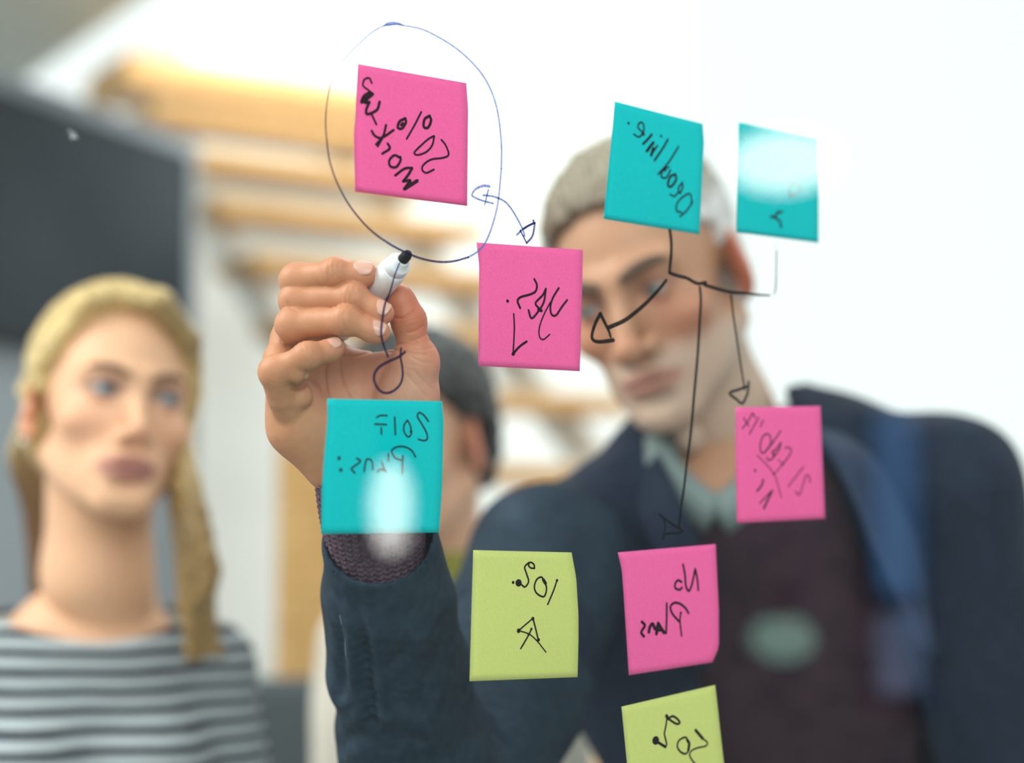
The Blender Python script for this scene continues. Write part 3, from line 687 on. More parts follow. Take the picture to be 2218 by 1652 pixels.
def legs(p, hipc, yaw, org, cloth, shoecol, height, bodyF):
    """trousers and shoes down to the floor (below the frame)"""
    R = rot('Z', yaw); hx = np.asarray(hipc, float)
    f = Field(hx-[.34, .34, hx[2]+.01], hx+[.34, .34, .14], .008)
    P = lambda x, y, z: np.array([hx[0], hx[1], 0])+R@np.array([x, y, z])
    hz = hx[2]
    f.add(ell((hx[0], hx[1], hz), (.165, .12, .13), R), .03)
    for s in (-1, 1):
        f.chain([P(s*.085, 0, hz-.05), P(s*.10, -.015, hz*.53), P(s*.105, .01, .09)], [.092, .068, .056], .03)
        bodyF.chain([P(s*.085, 0, hz-.05), P(s*.10, -.015, hz*.53), P(s*.105, .01, .07)], [.08, .056, .038], .03)
        bodyF.chain([P(s*.105, .02, .05), P(s*.11, -.12, .035)], [.036, .025], .02)
    f.cut(lambda x, y, z: .055-z+0*x+0*y)
    V, Q = f.mesh(); link('trousers', mesh_of('trousers', V, Q, True, None, org), cloth, p)
    for s in (-1, 1):
        g = Field(P(s*.105, -.07, .0)-[.24, .24, .01], P(s*.105, -.07, .12)+[.24, .24, .02], .005)
        g.chain([P(s*.105, .045, .045), P(s*.108, -.06, .043), P(s*.112, -.165, .030)], [.043, .044, .030], .02)
        g.cut(lambda x, y, z: .001-z+0*x+0*y)
        V, Q = g.mesh(); link('shoe', mesh_of('shoe', V, Q, True, None, org), shoecol, p)

M_shoe = mat('dark_leather', (40, 34, 30), .4)
M_trouser = mat('charcoal_cloth', (52, 55, 62), .85)

# ------------------------------------------------------------------ the writing man
SK_M = (190, 144, 114)
mo = W(1600, 1101, 1.56); mo = np.array([mo[0], mo[1]+.06, 0.0])
man = empty('person', mo, 'grey-haired man in a navy blazer writing on the glass with a marker', 'person', 'people behind the glass panel')
hm = Frame(W(1408, 602, 1.50), rot('Y', -22)@rot('X', 11)@rot('Z', -28)); SM = 1.04
fh = Field(hm.o-[.16, .16, .24], hm.o+[.18, .20, .16], .0021)
sculpt_head(fh, hm, SM)
NB = W(1585, 1040, 1.585)                                # base of the neck
fh.chain([hm.p(0, .028, -.055), (hm.p(0, .03, -.09)+NB)/2, NB], [.056, .058, .066], .02)
fh.chain([hm.p(.045, .02, -.06), NB+[.0, -.045, .0]], [.014, .012], .02)
fh.chain([hm.p(-.045, .02, -.06), NB+[-.03, -.045, .0]], [.014, .012], .02)
fh.add(hm.ell((0, -.052, -.145), (.013, .012, .016)), .014)
Vh, Qh = fh.mesh(); Lh = hm.inv(Vh)
Ch = head_colour(Lh, SM, SK_M, (176, 112, 98), (206, 118, 92), (198, 184, 170))
# --- writing hand: joints from the photograph (hand crop pixels) with depth in mm behind the marker tip
Y0 = G(886, 548)[1]
def H(cx, cy, d): return W(540+cx/4.13, 500+cy/4.13, Y0+d/1000)
HV = .0008
ph = [H(100, 200, -12), H(1750, 2900, 130)]
lo = np.array([H(-170, 0, 0)[0], Y0-.025, H(0, 3000, 60)[2]]); hi = np.array([H(1800, 0, 40)[0], Y0+.12, H(0, 180, 0)[2]])
FINGERS = {
 'index':  ([H(560, 800, 80), H(430, 446, 40), H(770, 372, 25), H(1045, 388, 24)], [.0105, .0096, .0077, .0070]),
 'middle': ([H(500, 900, 84), H(420, 625, 38), H(930, 590, 22), H(1205, 738, 19)], [.0108, .0092, .0076, .0062]),
 'ring':   ([H(450, 1080, 80), H(392, 842, 33), H(860, 800, 17), H(1165, 905, 18)], [.0104, .0094, .0077, .0063]),
 'pinky':  ([H(390, 1520, 52), H(236, 1262, 22), H(520, 1120, 14), H(765, 1048, 21)], [.0100, .0088, .0072, .0058]),
 'thumb':  ([H(1340, 1700, 62), H(1495, 1150, 46), H(1425, 800, 42), H(1345, 590, 40)], [.0165, .0108, .0094, .0078])}
hand = Field(lo, hi, HV)
# palm: knuckle row, heel of the hand, thumb ball and web, leaving the hollow open towards the glass
kn = [FINGERS[k][0][0] for k in ('index', 'middle', 'ring', 'pinky')]
wr0 = H(1075, 2130, 74); wrL, wrR = H(850, 2080, 70), H(1330, 2080, 74)
for k, r in zip(kn, (.0125, .012, .012, .012)): hand.chain([k, k*.4+wr0*.6, wr0], [r, .014, .018], .010)
hand.chain([kn[0], kn[1], kn[2], H(400, 1300, 70), kn[3]], [.012]*5, .010)
hand.chain([kn[3], H(430, 1750, 58), H(720, 2080, 66)], [.0125, .0165, .017], .012)          # little-finger side
hand.chain([FINGERS['thumb'][0][1], H(1440, 1480, 54), H(1290, 1950, 64)], [.0112, .0155, .017], .012)   # thumb ball
hand.chain([H(1000, 1230, 82), H(1300, 1230, 70), FINGERS['thumb'][0][1]], [.009, .009, .0095], .010)       # web to the thumb
hand.chain([H(620, 1150, 86), H(1000, 1230, 82)], [.010, .009], .010)
hand.chain([H(900, 1500, 84), H(1000, 1900, 82)], [.012, .016], .02)
hand.chain([H(1200, 1450, 76), H(1150, 1900, 78)], [.013, .016], .02)
FA = [H(1085, 2130, 74), H(1120, 2500, 84), H(1160, 2950, 100)]
for dx, r in ((-105, .0195), (0, .0215), (105, .0195)):
    hand.chain([H(1075+dx, 2050, 72), H(1090+dx*.75, 2380, 80), H(1135+dx*.6, 2800, 92), H(1170+dx*.6, 2950, 98)], [r*.95, r*.95, r*.85, r*.85], .014)
for nm, (P, r) in FINGERS.items():
    f2 = Field(np.min(P, 0)-.03, np.max(P, 0)+.03, HV)
    i0 = np.round((f2.lo-hand.lo)/HV).astype(int); f2.lo = hand.lo+i0*HV; f2.ax = [(f2.lo[i]+HV*np.arange(f2.n[i])).astype(np.float32) for i in range(3)]
    for i in range(len(P)-1): f2.add(rc(P[i], P[i+1], r[i], r[i+1]), .0035)
    for j in (1, 2): f2.add(ell(P[j]+np.array([0, -.0005, 0]), (r[j]*(1.02 if j == 1 else 1.0),)*3), .006)       # knuckles
    pad = P[3]*.8+P[2]*.2
    f2.add(ell(pad+np.array([0, .0005, -.001]), (r[3]*1.12,)*3), .004)
    # shallow skin creases across the joints
    X, Y, Z = (f2.ax[0][:, None, None], f2.ax[1][None, :, None], f2.ax[2][None, None, :])
    for j in ((1, 2)):
        d = P[j+1]-P[j-1]; d = d/np.linalg.norm(d); a = (X-P[j][0])*d[0]+(Y-P[j][1])*d[1]+(Z-P[j][2])*d[2]
        f2.D += (.00022*np.cos(2*math.pi*a/.0030)*np.exp(-(a/.0042)**2)).astype(np.float32)*np.exp(-((X-P[j][0])**2+(Y-P[j][1])**2+(Z-P[j][2])**2)/.018**2).astype(np.float32)
    # merge into the hand: soft at the root, crisp between neighbouring fingers
    sl = []; sl2 = []
    for i in range(3):
        a = max(0, i0[i]); b = min(hand.n[i], i0[i]+f2.n[i]); sl.append(slice(a, b)); sl2.append(slice(a-i0[i], b-i0[i]))
    A = hand.D[tuple(sl)]; Bd = f2.D[tuple(sl2)]
    X, Y, Z = (hand.ax[0][sl[0]][:, None, None], hand.ax[1][sl[1]][None, :, None], hand.ax[2][sl[2]][None, None, :])
    root = P[0] if nm != 'thumb' else P[0]*.4+P[1]*.6
    rr = np.sqrt((X-root[0])**2+(Y-root[1])**2+(Z-root[2])**2); kk = np.where(rr < .022, .008, np.where(rr < .034, .008-(rr-.022)/.012*.0074, .0006)).astype(np.float32)
    hh = np.clip(.5+.5*(A-Bd)/kk, 0, 1); hand.D[tuple(sl)] = A*(1-hh)+Bd*hh-kk*hh*(1-hh)
# back of the hand showing between the ring and little finger joints, and the folded root of the little finger
hand.chain([H(420, 800, 55), H(345, 960, 54), H(262, 1150, 44), H(250, 1260, 32)], [.011, .010, .0088, .0085], .004)
hand.chain([H(250, 1330, 24), H(300, 1480, 34), H(360, 1600, 44)], [.0092, .0098, .011], .0012)
hand.add(ell(H(440, 1260, 19), (.0072,)*3), .003); hand.add(ell(H(440, 1480, 36), (.0085, .007, .0078)), .003)
# skin creases, cut as shallow grooves (drawn in the plane of the hand, depth range in mm)
def crease(pts, d0, d1, wdt=.0007, dep=.0005):
    pp = smooth_path([H(a, b, (d0+d1)/2) for a, b in pts], 5); lo_, hi_ = pp.min(0)-.004, pp.max(0)+.004
    lo_[1] = Y0+d0/1000; hi_[1] = Y0+d1/1000; sl = hand._loc(lo_, hi_, 0)
    X, Z = hand.ax[0][sl[0]][:, None], hand.ax[2][sl[2]][None, :]; m = np.full((X.shape[0], Z.shape[1]), 1.0)
    for a, b in zip(pp[:-1], pp[1:]):
        d = b-a; L = d[0]**2+d[2]**2; t = np.clip(((X-a[0])*d[0]+(Z-a[2])*d[2])/max(L, 1e-12), 0, 1); m = np.minimum(m, (X-a[0]-t*d[0])**2+(Z-a[2]-t*d[2])**2)
    Yw = hand.ax[1][sl[1]]; fy = np.clip(np.minimum(Yw-lo_[1], hi_[1]-Yw)/.004, 0, 1)
    hand.D[sl] += (dep*np.exp(-m/wdt**2)[:, None, :]*fy[None, :, None]).astype(np.float32)
for pts, d0, d1, dep in (([(700, 1180), (690, 1330), (720, 1480), (800, 1640)], 40, 95, .0011), ([(820, 1180), (840, 1330), (910, 1480), (1010, 1640)], 45, 100, .0010), ([(830, 1120), (960, 1110), (1100, 1070)], 45, 90, .0008),
    ([(1180, 1050), (1330, 1085), (1480, 1115), (1600, 1130)], 28, 70, .0009), ([(1230, 1020), (1380, 1030), (1520, 1015)], 28, 70, .0009), ([(1300, 790), (1390, 800), (1490, 735)], 28, 60, .0011), ([(1430, 930), (1510, 905), (1560, 860)], 28, 60, .0006), ([(1440, 1000), (1530, 975), (1590, 930)], 28, 60, .0006),
    ([(1460, 1060), (1560, 1070), (1640, 1050)], 28, 60, .0006), ([(1470, 1150), (1560, 1190), (1640, 1190)], 28, 60, .0005), ([(1420, 1300), (1520, 1420), (1600, 1500)], 28, 60, .0004), ([(1480, 1260), (1570, 1360), (1640, 1420)], 28, 60, .0004),
    ([(380, 1425), (450, 1400), (510, 1340)], 5, 45, .0012), ([(515, 1225), (545, 1250), (520, 1320)], 8, 45, .0009), ([(560, 1200), (640, 1200)], 20, 60, .0006),
    ([(728, 330), (722, 375), (738, 420)], 8, 30, .0005), ([(765, 318), (757, 360), (775, 400)], 8, 30, .0005), ([(800, 310), (792, 350), (812, 380)], 8, 30, .0004), ([(915, 500), (900, 550), (915, 600)], 5, 26, .0004), ([(950, 505), (940, 550), (955, 590)], 5, 26, .0004),
    ([(860, 720), (845, 770), (850, 830), (870, 900)], 2, 22, .0005), ([(350, 640), (375, 690), (430, 720)], 15, 45, .0005), ([(300, 880), (330, 940), (390, 990)], 25, 60, .0005), ([(270, 930), (300, 1000), (350, 1040)], 25, 60, .0005), ([(470, 1100), (490, 1150), (520, 1190)], 2, 25, .0004)):
    crease(pts, d0, d1, .0007, dep)
V3, Q3 = hand.mesh(); keep = None
Ck = np.tile(np.array(lin((192, 136, 100))), (len(V3), 1))
def tint(P, r, col, k):
    m = k*np.exp(-((V3-P)**2).sum(1)/r**2); Ck[:] = Ck*(1-m[:, None])+np.array(lin(col))*m[:, None]
for nm, (P, r) in FINGERS.items():
    tint(P[3]+(P[3]-P[2])*.25, .012, (206, 134, 108), .55)
    for j in (1, 2): tint(P[j], .011, (190, 126, 92), .4)
tint(H(1150, 1450, 60), .030, (206, 150, 128), .8); tint(H(1480, 1400, 45), .025, (210, 156, 134), .8); tint(H(1420, 750, 40), .02, (186, 102, 76), .8); tint(H(600, 1450, 60), .02, (206, 150, 126), .6)  # pinker palm skin; the thumb's shaded red-brown is painted in
# --- rest of the body (under the clothes)
SHR = W(1190, 1222, 1.44); SHL = W(2050, 1075, 1.53); ELR = W(940, 1830, 1.165)
fb = Field(mo+[-.55, -.62, 0], mo+[.45, .35, 1.62], .008)
ch_c = W(1640, 1330, 1.56)
fb.add(ell(ch_c, (.16, .10, .20), rot('Y', -6)), .03); fb.add(ell((ch_c[0]+.03, ch_c[1]+.02, 1.08), (.145, .095, .18)), .05)
fb.chain([NB, W(1620, 1200, 1.58)], [.06, .08], .04); fb.chain([W(1220, 1200, 1.47), W(1600, 1130, 1.57), W(1990, 1085, 1.54)], [.05, .06, .05], .04)
fb.chain([SHR, ELR, H(1160, 2950, 98)], [.052, .040, .019], .03)
ELL = SHL+[.07, .04, -.30]; WRL = ELL+[-.01, -.08, -.25]
fb.chain([SHL, ELL, WRL], [.05, .042, .028], .03); hand_simple(fb, WRL, (0, -.15, -1), (-1, 0, 0), 1.0, -1)
hipM = np.array([mo[0]+.02, mo[1]+.03, .93])
legs(man, hipM, 0, mo, M_trouser, M_shoe, 1.8, fb)
Vb, Qb = fb.mesh()
BV, BQ = joinq([(Vh, Qh), (V3, Q3), (Vb, Qb)]); BC = np.vstack([Ch, Ck, np.tile(np.array(lin(SK_M)), (len(Vb), 1))])
link('body', mesh_of('body', BV, BQ, True, BC, mo), M_skin, man)
eyes(man, hm, SM, (92, 112, 112), mo, (-14, 4))
M_brow = mat('grey_brown_brow_hair', (96, 78, 64), .7); brows(man, hm, SM, M_brow, mo, .0058)
# --- fingernails
def nail(p0, p1, r, face, wdt, ln, pos=.72):
    """curved plate on the back of the last joint: bone p0->p1, facing direction face"""
    d = (p1-p0)/np.linalg.norm(p1-p0); f_ = np.asarray(face, float); f_ -= d*(f_@d); f_ /= np.linalg.norm(f_); s = np.cross(d, f_)
    c = p1+d*(r*.15); v, q = [], []; nu, nv = 12, 12
    for k in (0, 1):
        for j in range(nv+1):
            for i in range(nu+1):
                a, b = i/nu*2-1, j/nv*2-1
                m = max(abs(a), abs(b)); e = (abs(a)**3.2+abs(b)**3.2)**(1/3.2) or 1; a2, b2 = a*m/e, b*m/e
                ang = a2*wdt/r/2; rr = (r+.0002+.0004*(1-k)*(1-.3*m))*(1-.035*max(0, b2)**2-.05*max(0, -b2)**3)
                v.append(c+d*(b2*ln/2)+f_*(rr*math.cos(ang))+s*(rr*math.sin(ang)))
    n1 = (nu+1)*(nv+1)
    for j in range(nv):
        for i in range(nu):
            a = j*(nu+1)+i; q.append([a, a+1, a+nu+2, a+nu+1]); q.append([n1+a, n1+a+nu+1, n1+a+nu+2, n1+a+1])
    rim = [i for i in range(nu+1)]+[j*(nu+1)+nu for j in range(1, nv+1)]+[nv*(nu+1)+i for i in range(nu-1, -1, -1)]+[j*(nu+1) for j in range(nv-1, 0, -1)]
    for a, b in zip(rim, rim[1:]+rim[:1]): q.append([a, n1+a, n1+b, b])
    link('fingernail', mesh_of('fingernail', v, q, True, None, mo), M_nail, man)
for nm, face, wd_, ln in (('index', (.0, -.85, .50), .0115, .0120), ('middle', (.30, -.9, .30), .0105, .0112), ('ring', (.22, -.93, .22), .0100, .0108), ('pinky', (-.1, -.88, .50), .0090, .0092)):
    P, r = FINGERS[nm]; nail(P[2], P[3]+(P[2]-P[3])*.13, r[3]*1.10, face, wd_, ln)
# --- hair, short and grey: darker on top, white at the temples
def cap_hair(hf, sc, grow, hairline, step=.0025, noise=(.003, 30), kout=.0):
    f = Field(hf.o-[.16, .16, .16]*np.array(1), hf.o+[.16, .17, .17], step)
    f.add(hf.ell((0, .012*sc, .040*sc), (.0755*sc+grow, .096*sc+grow, .082*sc+grow)), .01)
    f.add(hf.ell((0, .040*sc, -.015*sc), (.066*sc+grow, .062*sc+grow, .062*sc+grow)), .02)
    R, o = hf.R, hf.o
    def loc(x, y, z):
        dx, dy, dz = x-o[0], y-o[1], z-o[2]
        return [(R[0, i]*dx+R[1, i]*dy+R[2, i]*dz)/sc for i in range(3)]
    f.cut(lambda x, y, z: hairline(*loc(x, y, z))*sc)
    return f
def man_line(x, y, z):
    ax = np.abs(x)
    # front: hairline rises over the forehead, drops to the sideburns in front of the ears
    front = -(y+.066)-1.1*np.clip(z-.060, -.02, .05)+.028*np.clip((ax-.048)/.02, 0, 1)*0
    lim = np.where(z > .028, -(y+.058)-1.05*(z-.062), -(y+.010)-.25*(z-.028))
    lim = np.maximum(lim, -.058-z)                                    # nape
    ear = .019-np.sqrt(((y-.008)/1)**2+((z+.014)/1.35)**2)
    ear = np.where(ax > .055, ear, -.1)
    return np.maximum(lim, ear)
fm = cap_hair(hm, SM, .0095, man_line); Vm, Qm = fm.mesh(); N = normals(Vm, Qm); Vm = Vm+N*wobble(Vm, .0018, 45, 2)[:, None]
Lm = hm.inv(Vm)/SM; side = np.clip((np.abs(Lm[:, 0])-.050)/.016, 0, 1)*np.clip((.075-Lm[:, 2])/.03, 0, 1)
st_ = .5+.5*np.sin(Lm[:, 0]*900+3*np.sin(Lm[:, 2]*160)+2*np.sin(Lm[:, 1]*110))
br = (np.clip((-.02-Lm[:, 1])/.04, 0, 1)*np.clip((.105-Lm[:, 2])/.03, 0, 1))[:, None]; top = np.array(lin((140, 132, 114)))[None]*(.75+.5*st_)[:, None]; top = top*(1-.75*br)+np.array(lin((96, 72, 56)))[None]*.75*br; wh = np.array(lin((214, 212, 210)))[None]*(.88+.2*st_)[:, None]  # br: brown shading painted into the low front hairline
M_hairm = attr_mat('short_grey_hair', .5, .35, noise=.18, nscale=120); link('hair', mesh_of('hair', Vm, Qm, True, top*(1-side)[:, None]+wh*side[:, None], mo), M_hairm, man)

# --- marker pen held in the hand (a thing of its own)
M_pen = mat('white_pen_plastic', (240, 242, 244), .3, .4); M_tip = mat('black_felt_tip', (14, 14, 16), .65); M_col = mat('clear_white_collar', (226, 230, 236), .2, .5)
A = G(887, 546, .0012); Bp = H(790, 905, 84)
pd = Bp-A; PL = np.linalg.norm(pd); pd /= PL
pen = empty('marker_pen', A, 'white marker pen with a black tip held between the man\'s fingers', 'marker')
RP = np.array([*frame_from(pd)]).T
def pen_part(nm, prof, m, n=36):
    v, f = lathe(prof, n); link(nm, mesh_of(nm, np.array(v)@RP.T, f), m, pen)
pen_part('tip', [(0, 0), (.0016, .0003), (.0026, .0016), (.0033, .004), (.0034, .0085), (.0035, .0095), (0, .0096)], M_tip)
pen_part('nozzle', [(0, .0085), (.0041, .0085), (.0046, .0092), (.0052, .0128), (.0068, .0135), (.0074, .0142), (.0075, .0195), (.0070, .0200), (0, .0200)], M_col)
pen_part('barrel', [(0, .0196), (.0076, .0196), (.0082, .0205), (.0086, .024), (.0088, .034), (.0088, PL-.012), (.0080, PL-.003), (.0066, PL), (0, PL)], M_pen)

# --- knitted sweater, its cuff showing real stitches
def knit_tube(path, r, rows, cols, amp=.0010):
    path = smooth_path(path, 10); L = np.r_[0, np.cumsum(np.linalg.norm(np.diff(path, axis=0), axis=1))]; nr, nc = rows*6, cols*6
    v = []; u = None
    for j in range(nr+1):
        t = j/nr*L[-1]; c = np.array([np.interp(t, L, path[:, k]) for k in range(3)]); c2_ = np.array([np.interp(min(t+.002, L[-1]), L, path[:, k]) for k in range(3)])
        c1_ = np.array([np.interp(max(t-.002, 0), L, path[:, k]) for k in range(3)]); d = (c2_-c1_)/np.linalg.norm(c2_-c1_)
        if u is None: u, _, _ = frame_from(d)
        u = u-d*(u@d); u /= np.linalg.norm(u); w2 = np.cross(d, u); a = 2*math.pi*np.arange(nc)/nc
        x = (np.arange(nc)/6) % 1-.5; row = j/6
        hgt = amp*(np.cos(2*math.pi*(row+np.abs(x)*1.3))*.5+.5)*(1-(np.abs(x)*2)**2)*(1-.5*np.exp(-(x/.09)**2))
        rr = (np.interp(t/L[-1], np.linspace(0, 1, len(r)), r)+hgt)
        v.append(c+rr[:, None]*(np.cos(a)[:, None]*u+np.sin(a)[:, None]*w2))
    V = np.vstack(v); j, i = np.meshgrid(np.arange(nr), np.arange(nc), indexing='ij'); i2 = (i+1) % nc
    return V, np.stack([j*nc+i, j*nc+i2, (j+1)*nc+i2, (j+1)*nc+i], -1).reshape(-1, 4)
M_knit = mat('maroon_knit_wool', (92, 74, 88), .9, .1); add_noise_color(M_knit, (78, 62, 76), (104, 86, 98), 300)
M_swt = mat('maroon_sweater_wool', (50, 35, 44), .9, .1); add_noise_color(M_swt, (44, 30, 39), (57, 41, 49), 30)
fs = Field(ch_c-[.24, .24, .36], ch_c+[.24, .2, .34], .006)
fs.add(ell(ch_c, (.172, .112, .21), rot('Y', -6)), .03); fs.add(ell((ch_c[0]+.03, ch_c[1]+.02, 1.08), (.16, .107, .2)), .05)
fs.chain([W(1560, 1150, 1.53), W(1700, 1120, 1.54)], [.07, .07], .05)
fs.sub(ell(NB+[-.025, -.05, .03], (.085, .11, .098)), .01)
V, Q = fs.mesh(); swt = link('sweater', mesh_of('sweater', V, Q, True, None, mo), M_swt, man)
V, Q = knit_tube([H(1074, 2150, 73), H(1090, 2420, 80), H(1135, 2800, 92), H(1195, 3250, 108)], [.0332, .0318, .0296, .030], 26, 34, .0022)
V2, Q2 = joinvf([tube([H(1074, 2150, 73)+(H(1074, 2150, 73)-H(1090, 2420, 80))*.03*k for k in (0, .6, .9)], [.0338, .0325, .029], 40, False)])
cuff = link('sweater_cuff', mesh_of('sweater_cuff', V, Q, True, None, mo), M_knit, man)
link('cuff_edge', mesh_of('cuff_edge', V2, Q2, True, None, mo), M_knit, cuff)
# --- shirt collar
M_shirt = mat('grey_green_shirt_cloth', (112, 128, 126), .8); cl = [tube(smooth_path([W(1425, 950, 1.50), W(1455, 1050, 1.468), W(1550, 1120, 1.452)], 6), [.013, .021, .018], 12), tube(smooth_path([W(1720, 900, 1.54), W(1655, 1040, 1.475), W(1550, 1125, 1.452)], 6), [.013, .021, .018], 12)]
v, f = joinvf(cl); link('shirt_collar', mesh_of('shirt_collar', v, f, True, None, mo), M_shirt, man)
# --- blazer
M_jack = mat('navy_blazer_cloth', (22, 34, 52), .8, .2); add_noise_color(M_jack, (18, 29, 46), (25, 38, 58), 90); add_bump(M_jack, 1500, .15, .0004)
fj = Field([SHR[0]-.12, 1.10, .78], [SHL[0]+.18, 1.80, 1.62], .0048)
fj.add(ell(ch_c+[.0, .01, 0], (.196, .130, .235), rot('Y', -6)), .03); fj.add(ell((ch_c[0]+.03, ch_c[1]+.03, 1.06), (.185, .130, .24)), .05)
fj.chain([W(1195, 1195, 1.455), W(1330, 1160, 1.52), W(1600, 1040, 1.60)], [.060, .060, .055], .04)
fj.chain([W(1640, 1015, 1.60), W(1820, 1022, 1.57), W(2045, 1048, 1.535)], [.058, .058, .066], .04)
fj.chain([SHL, ELL, WRL+[0, 0, .03]], [.068, .060, .046], .03)
fj.chain([SHR+[-.005, 0, -.01], SHR*.6+ELR*.4, ELR], [.070, .062, .058], .03)
fin = Field(fj.lo, [SHL[0]+.18, 1.80, 1.62], .0048)
fin.add(ell(ch_c+[.0, .01, 0], (.180, .116, .222), rot('Y', -6)), .03); fin.add(ell((ch_c[0]+.03, ch_c[1]+.03, 1.06), (.168, .115, .235)), .05)
fin.chain([NB+[0, .0, .09], NB, W(1640, 1150, 1.57)], [.070, .075, .09], .03)
n3 = np.minimum(fj.n, fin.n); d1, d2 = fj.D[:n3[0], :n3[1], :n3[2]], fin.D[:n3[0], :n3[1], :n3[2]]
fj.D = np.maximum(d1, -d2); fj.n = n3; fj.ax = [a[:n3[i]] for i, a in enumerate(fj.ax)]
# open front: wedge between the two lapels
def line_x(pa, pb_):
    a, b = W(*pa), W(*pb_); return a, (b-a)
a1, dd1 = line_x((1470, 1030, 1.43), (1552, 1700, 1.40)); a2, dd2 = line_x((1772, 940, 1.44), (2100, 1700, 1.42))
def wedge(x, y, z):
    x1 = a1[0]+dd1[0]*(z-a1[2])/dd1[2]; x2 = a2[0]+dd2[0]*(z-a2[2])/dd2[2]
    return np.minimum(np.minimum(x-x1, x2-x)*1.0, ch_c[1]+.01-y)
fj.cut(wedge)
fj.cut(lambda x, y, z: .80-z+0*x+0*y)
V, Q = fj.mesh(); N = normals(V, Q); V = V+N*(wobble(V, .0016, 5, 4)+wobble(V, .0008, 14, 5))[:, None]
link('blazer', mesh_of('blazer', V, Q, True, None, mo), M_jack, man)
# lapels and collar: thick folded strips lying on the chest
M_lap = mat('navy_lapel_cloth', (26, 42, 68), .7, .3)
def strip(pts, wid, th, name, m_=None):
    p = smooth_path(pts, 8); m = len(p); v = []; wv_ = np.interp(np.linspace(0, 1, m), np.linspace(0, 1, len(wid)), wid)
    for i in range(m):
        d = p[min(i+1, m-1)]-p[max(i-1, 0)]; d /= np.linalg.norm(d); n = np.array([p[i][0]-ch_c[0], p[i][1]-ch_c[1]-.05, 0]); n /= np.linalg.norm(n); s = np.cross(d, n); s /= np.linalg.norm(s)
        for a, b in ((-.5, 0), (-.5, th), (-.25, th*1.6), (.25, th*1.6), (.5, th), (.5, 0)): v.append(p[i]+s*wv_[i]*a+n*b)
    f = []
    for i in range(m-1):
        for k in range(6): f.append([i*6+k, i*6+(k+1) % 6, i*6+6+(k+1) % 6, i*6+6+k])
    f += [[5, 4, 3, 2, 1, 0], [(m-1)*6+k for k in range(6)]]
    link(name, mesh_of(name, v, f, True, None, mo), m_ or M_lap, man)
strip([W(1745, 900, 1.52), W(1850, 1000, 1.455), W(1935, 1180, 1.425), W(2010, 1420, 1.415)], [.03, .045, .05, .015], .004, 'lapel')
strip([W(1400, 985, 1.50), W(1425, 1090, 1.435), W(1480, 1250, 1.425), W(1520, 1450, 1.42)], [.03, .045, .05, .015], .004, 'lapel', M_jack)
# --- raised sleeve: hollow, with folds, a cuff opening and a seam
slv = [(826, 1185, 1.033), (842, 1300, 1.056), (864, 1450, 1.09), (897, 1610, 1.13), (945, 1830, 1.17)]
sp = [W(*p) for p in slv]; sr = [.0378, .0424, .0468, .0525, .062]
fl = Field(np.min(sp+[SHR], 0)-.09, np.max(sp+[SHR], 0)+.09, .0019)
fl.chain(sp, sr, .006)
fl.chain([sp[-1], (sp[-1]+SHR)/2+[0, 0, 0], SHR], [.060, .068, .072], .02)
f2 = Field(fl.lo, np.max(sp+[SHR], 0)+.09, .0019)
up_ = sp[0]+(sp[0]-sp[1])*1.2
f2.chain([up_]+sp[:4], [.0345, .0338, .0376, .0415, .047], .004)
fl.D = np.maximum(fl.D, -f2.D)
# cuff plane: leaning so that the near rim dips
cn = (sp[0]-sp[1])/np.linalg.norm(sp[0]-sp[1]); cn = cn+np.array([.0, -.80, 0.0]); cn /= np.linalg.norm(cn); c0 = W(822, 1268, 1.003)
fl.cut(lambda x, y, z: (x-c0[0])*cn[0]+(y-c0[1])*cn[1]+(z-c0[2])*cn[2])
V, Q = fl.mesh(); N = normals(V, Q); ax_d = (sp[3]-sp[0]); Lx = np.linalg.norm(ax_d); ax_d /= Lx; tt = (V-sp[0])@ax_d; sdx = (V-sp[0])@np.array([1, 0, 0])
fold = .0011*np.sin(tt*95+sdx*55+1.3)*np.clip((tt-.05)/.08, 0, 1)+.0010*np.sin(tt*40-sdx*120+.5)*np.clip((tt-.045)/.06, 0, 1)
pxs = lambda p: (lambda q: np.stack([1109+F*q[:, 0]/(q[:, 1]*math.cos(PITCH)+q[:, 2]*math.sin(PITCH)), 826-F*(q[:, 2]*math.cos(PITCH)-q[:, 1]*math.sin(PITCH))/(q[:, 1]*math.cos(PITCH)+q[:, 2]*math.sin(PITCH))], 1))(p-CAM)
uv2 = pxs(V); crs = np.zeros(len(V))
for pts, dep_, wd2 in (([(702, 1190), (722, 1225), (755, 1275), (778, 1340), (792, 1440), (806, 1560)], .0045, 13), ([(712, 1262), (736, 1330), (745, 1420), (742, 1500)], .0022, 11), ([(990, 1330), (940, 1420), (905, 1520)], .0028, 20), ([(725, 1620), (800, 1585), (900, 1600)], .0016, 16), ([(870, 1290), (880, 1400), (865, 1520)], .0018, 22)):
    pp = smooth_path(pts, 6); dm = np.min(np.hypot(uv2[:, None, 0]-pp[None, :, 0], uv2[:, None, 1]-pp[None, :, 1]), 1); fr_ = np.clip((-.15-N[:, 1])/.4, 0, 1)
    crs += fr_*(-dep_*np.exp(-(dm/wd2)**2)+dep_*.55*np.exp(-((dm-2.1*wd2)/wd2)**2))
V = V+N*(fold+wobble(V, .0006, 22, 9)+crs*np.clip((tt-.012)/.03, 0, 1))[:, None]
M_slv = mat('dark_teal_navy_sleeve', (30, 48, 62), .8, .2); add_noise_color(M_slv, (26, 42, 56), (36, 54, 68), 120); add_bump(M_slv, 1800, .25, .0005)
sl_o = link('sleeve', mesh_of('sleeve', V, Q, True, None, mo), M_slv, man)
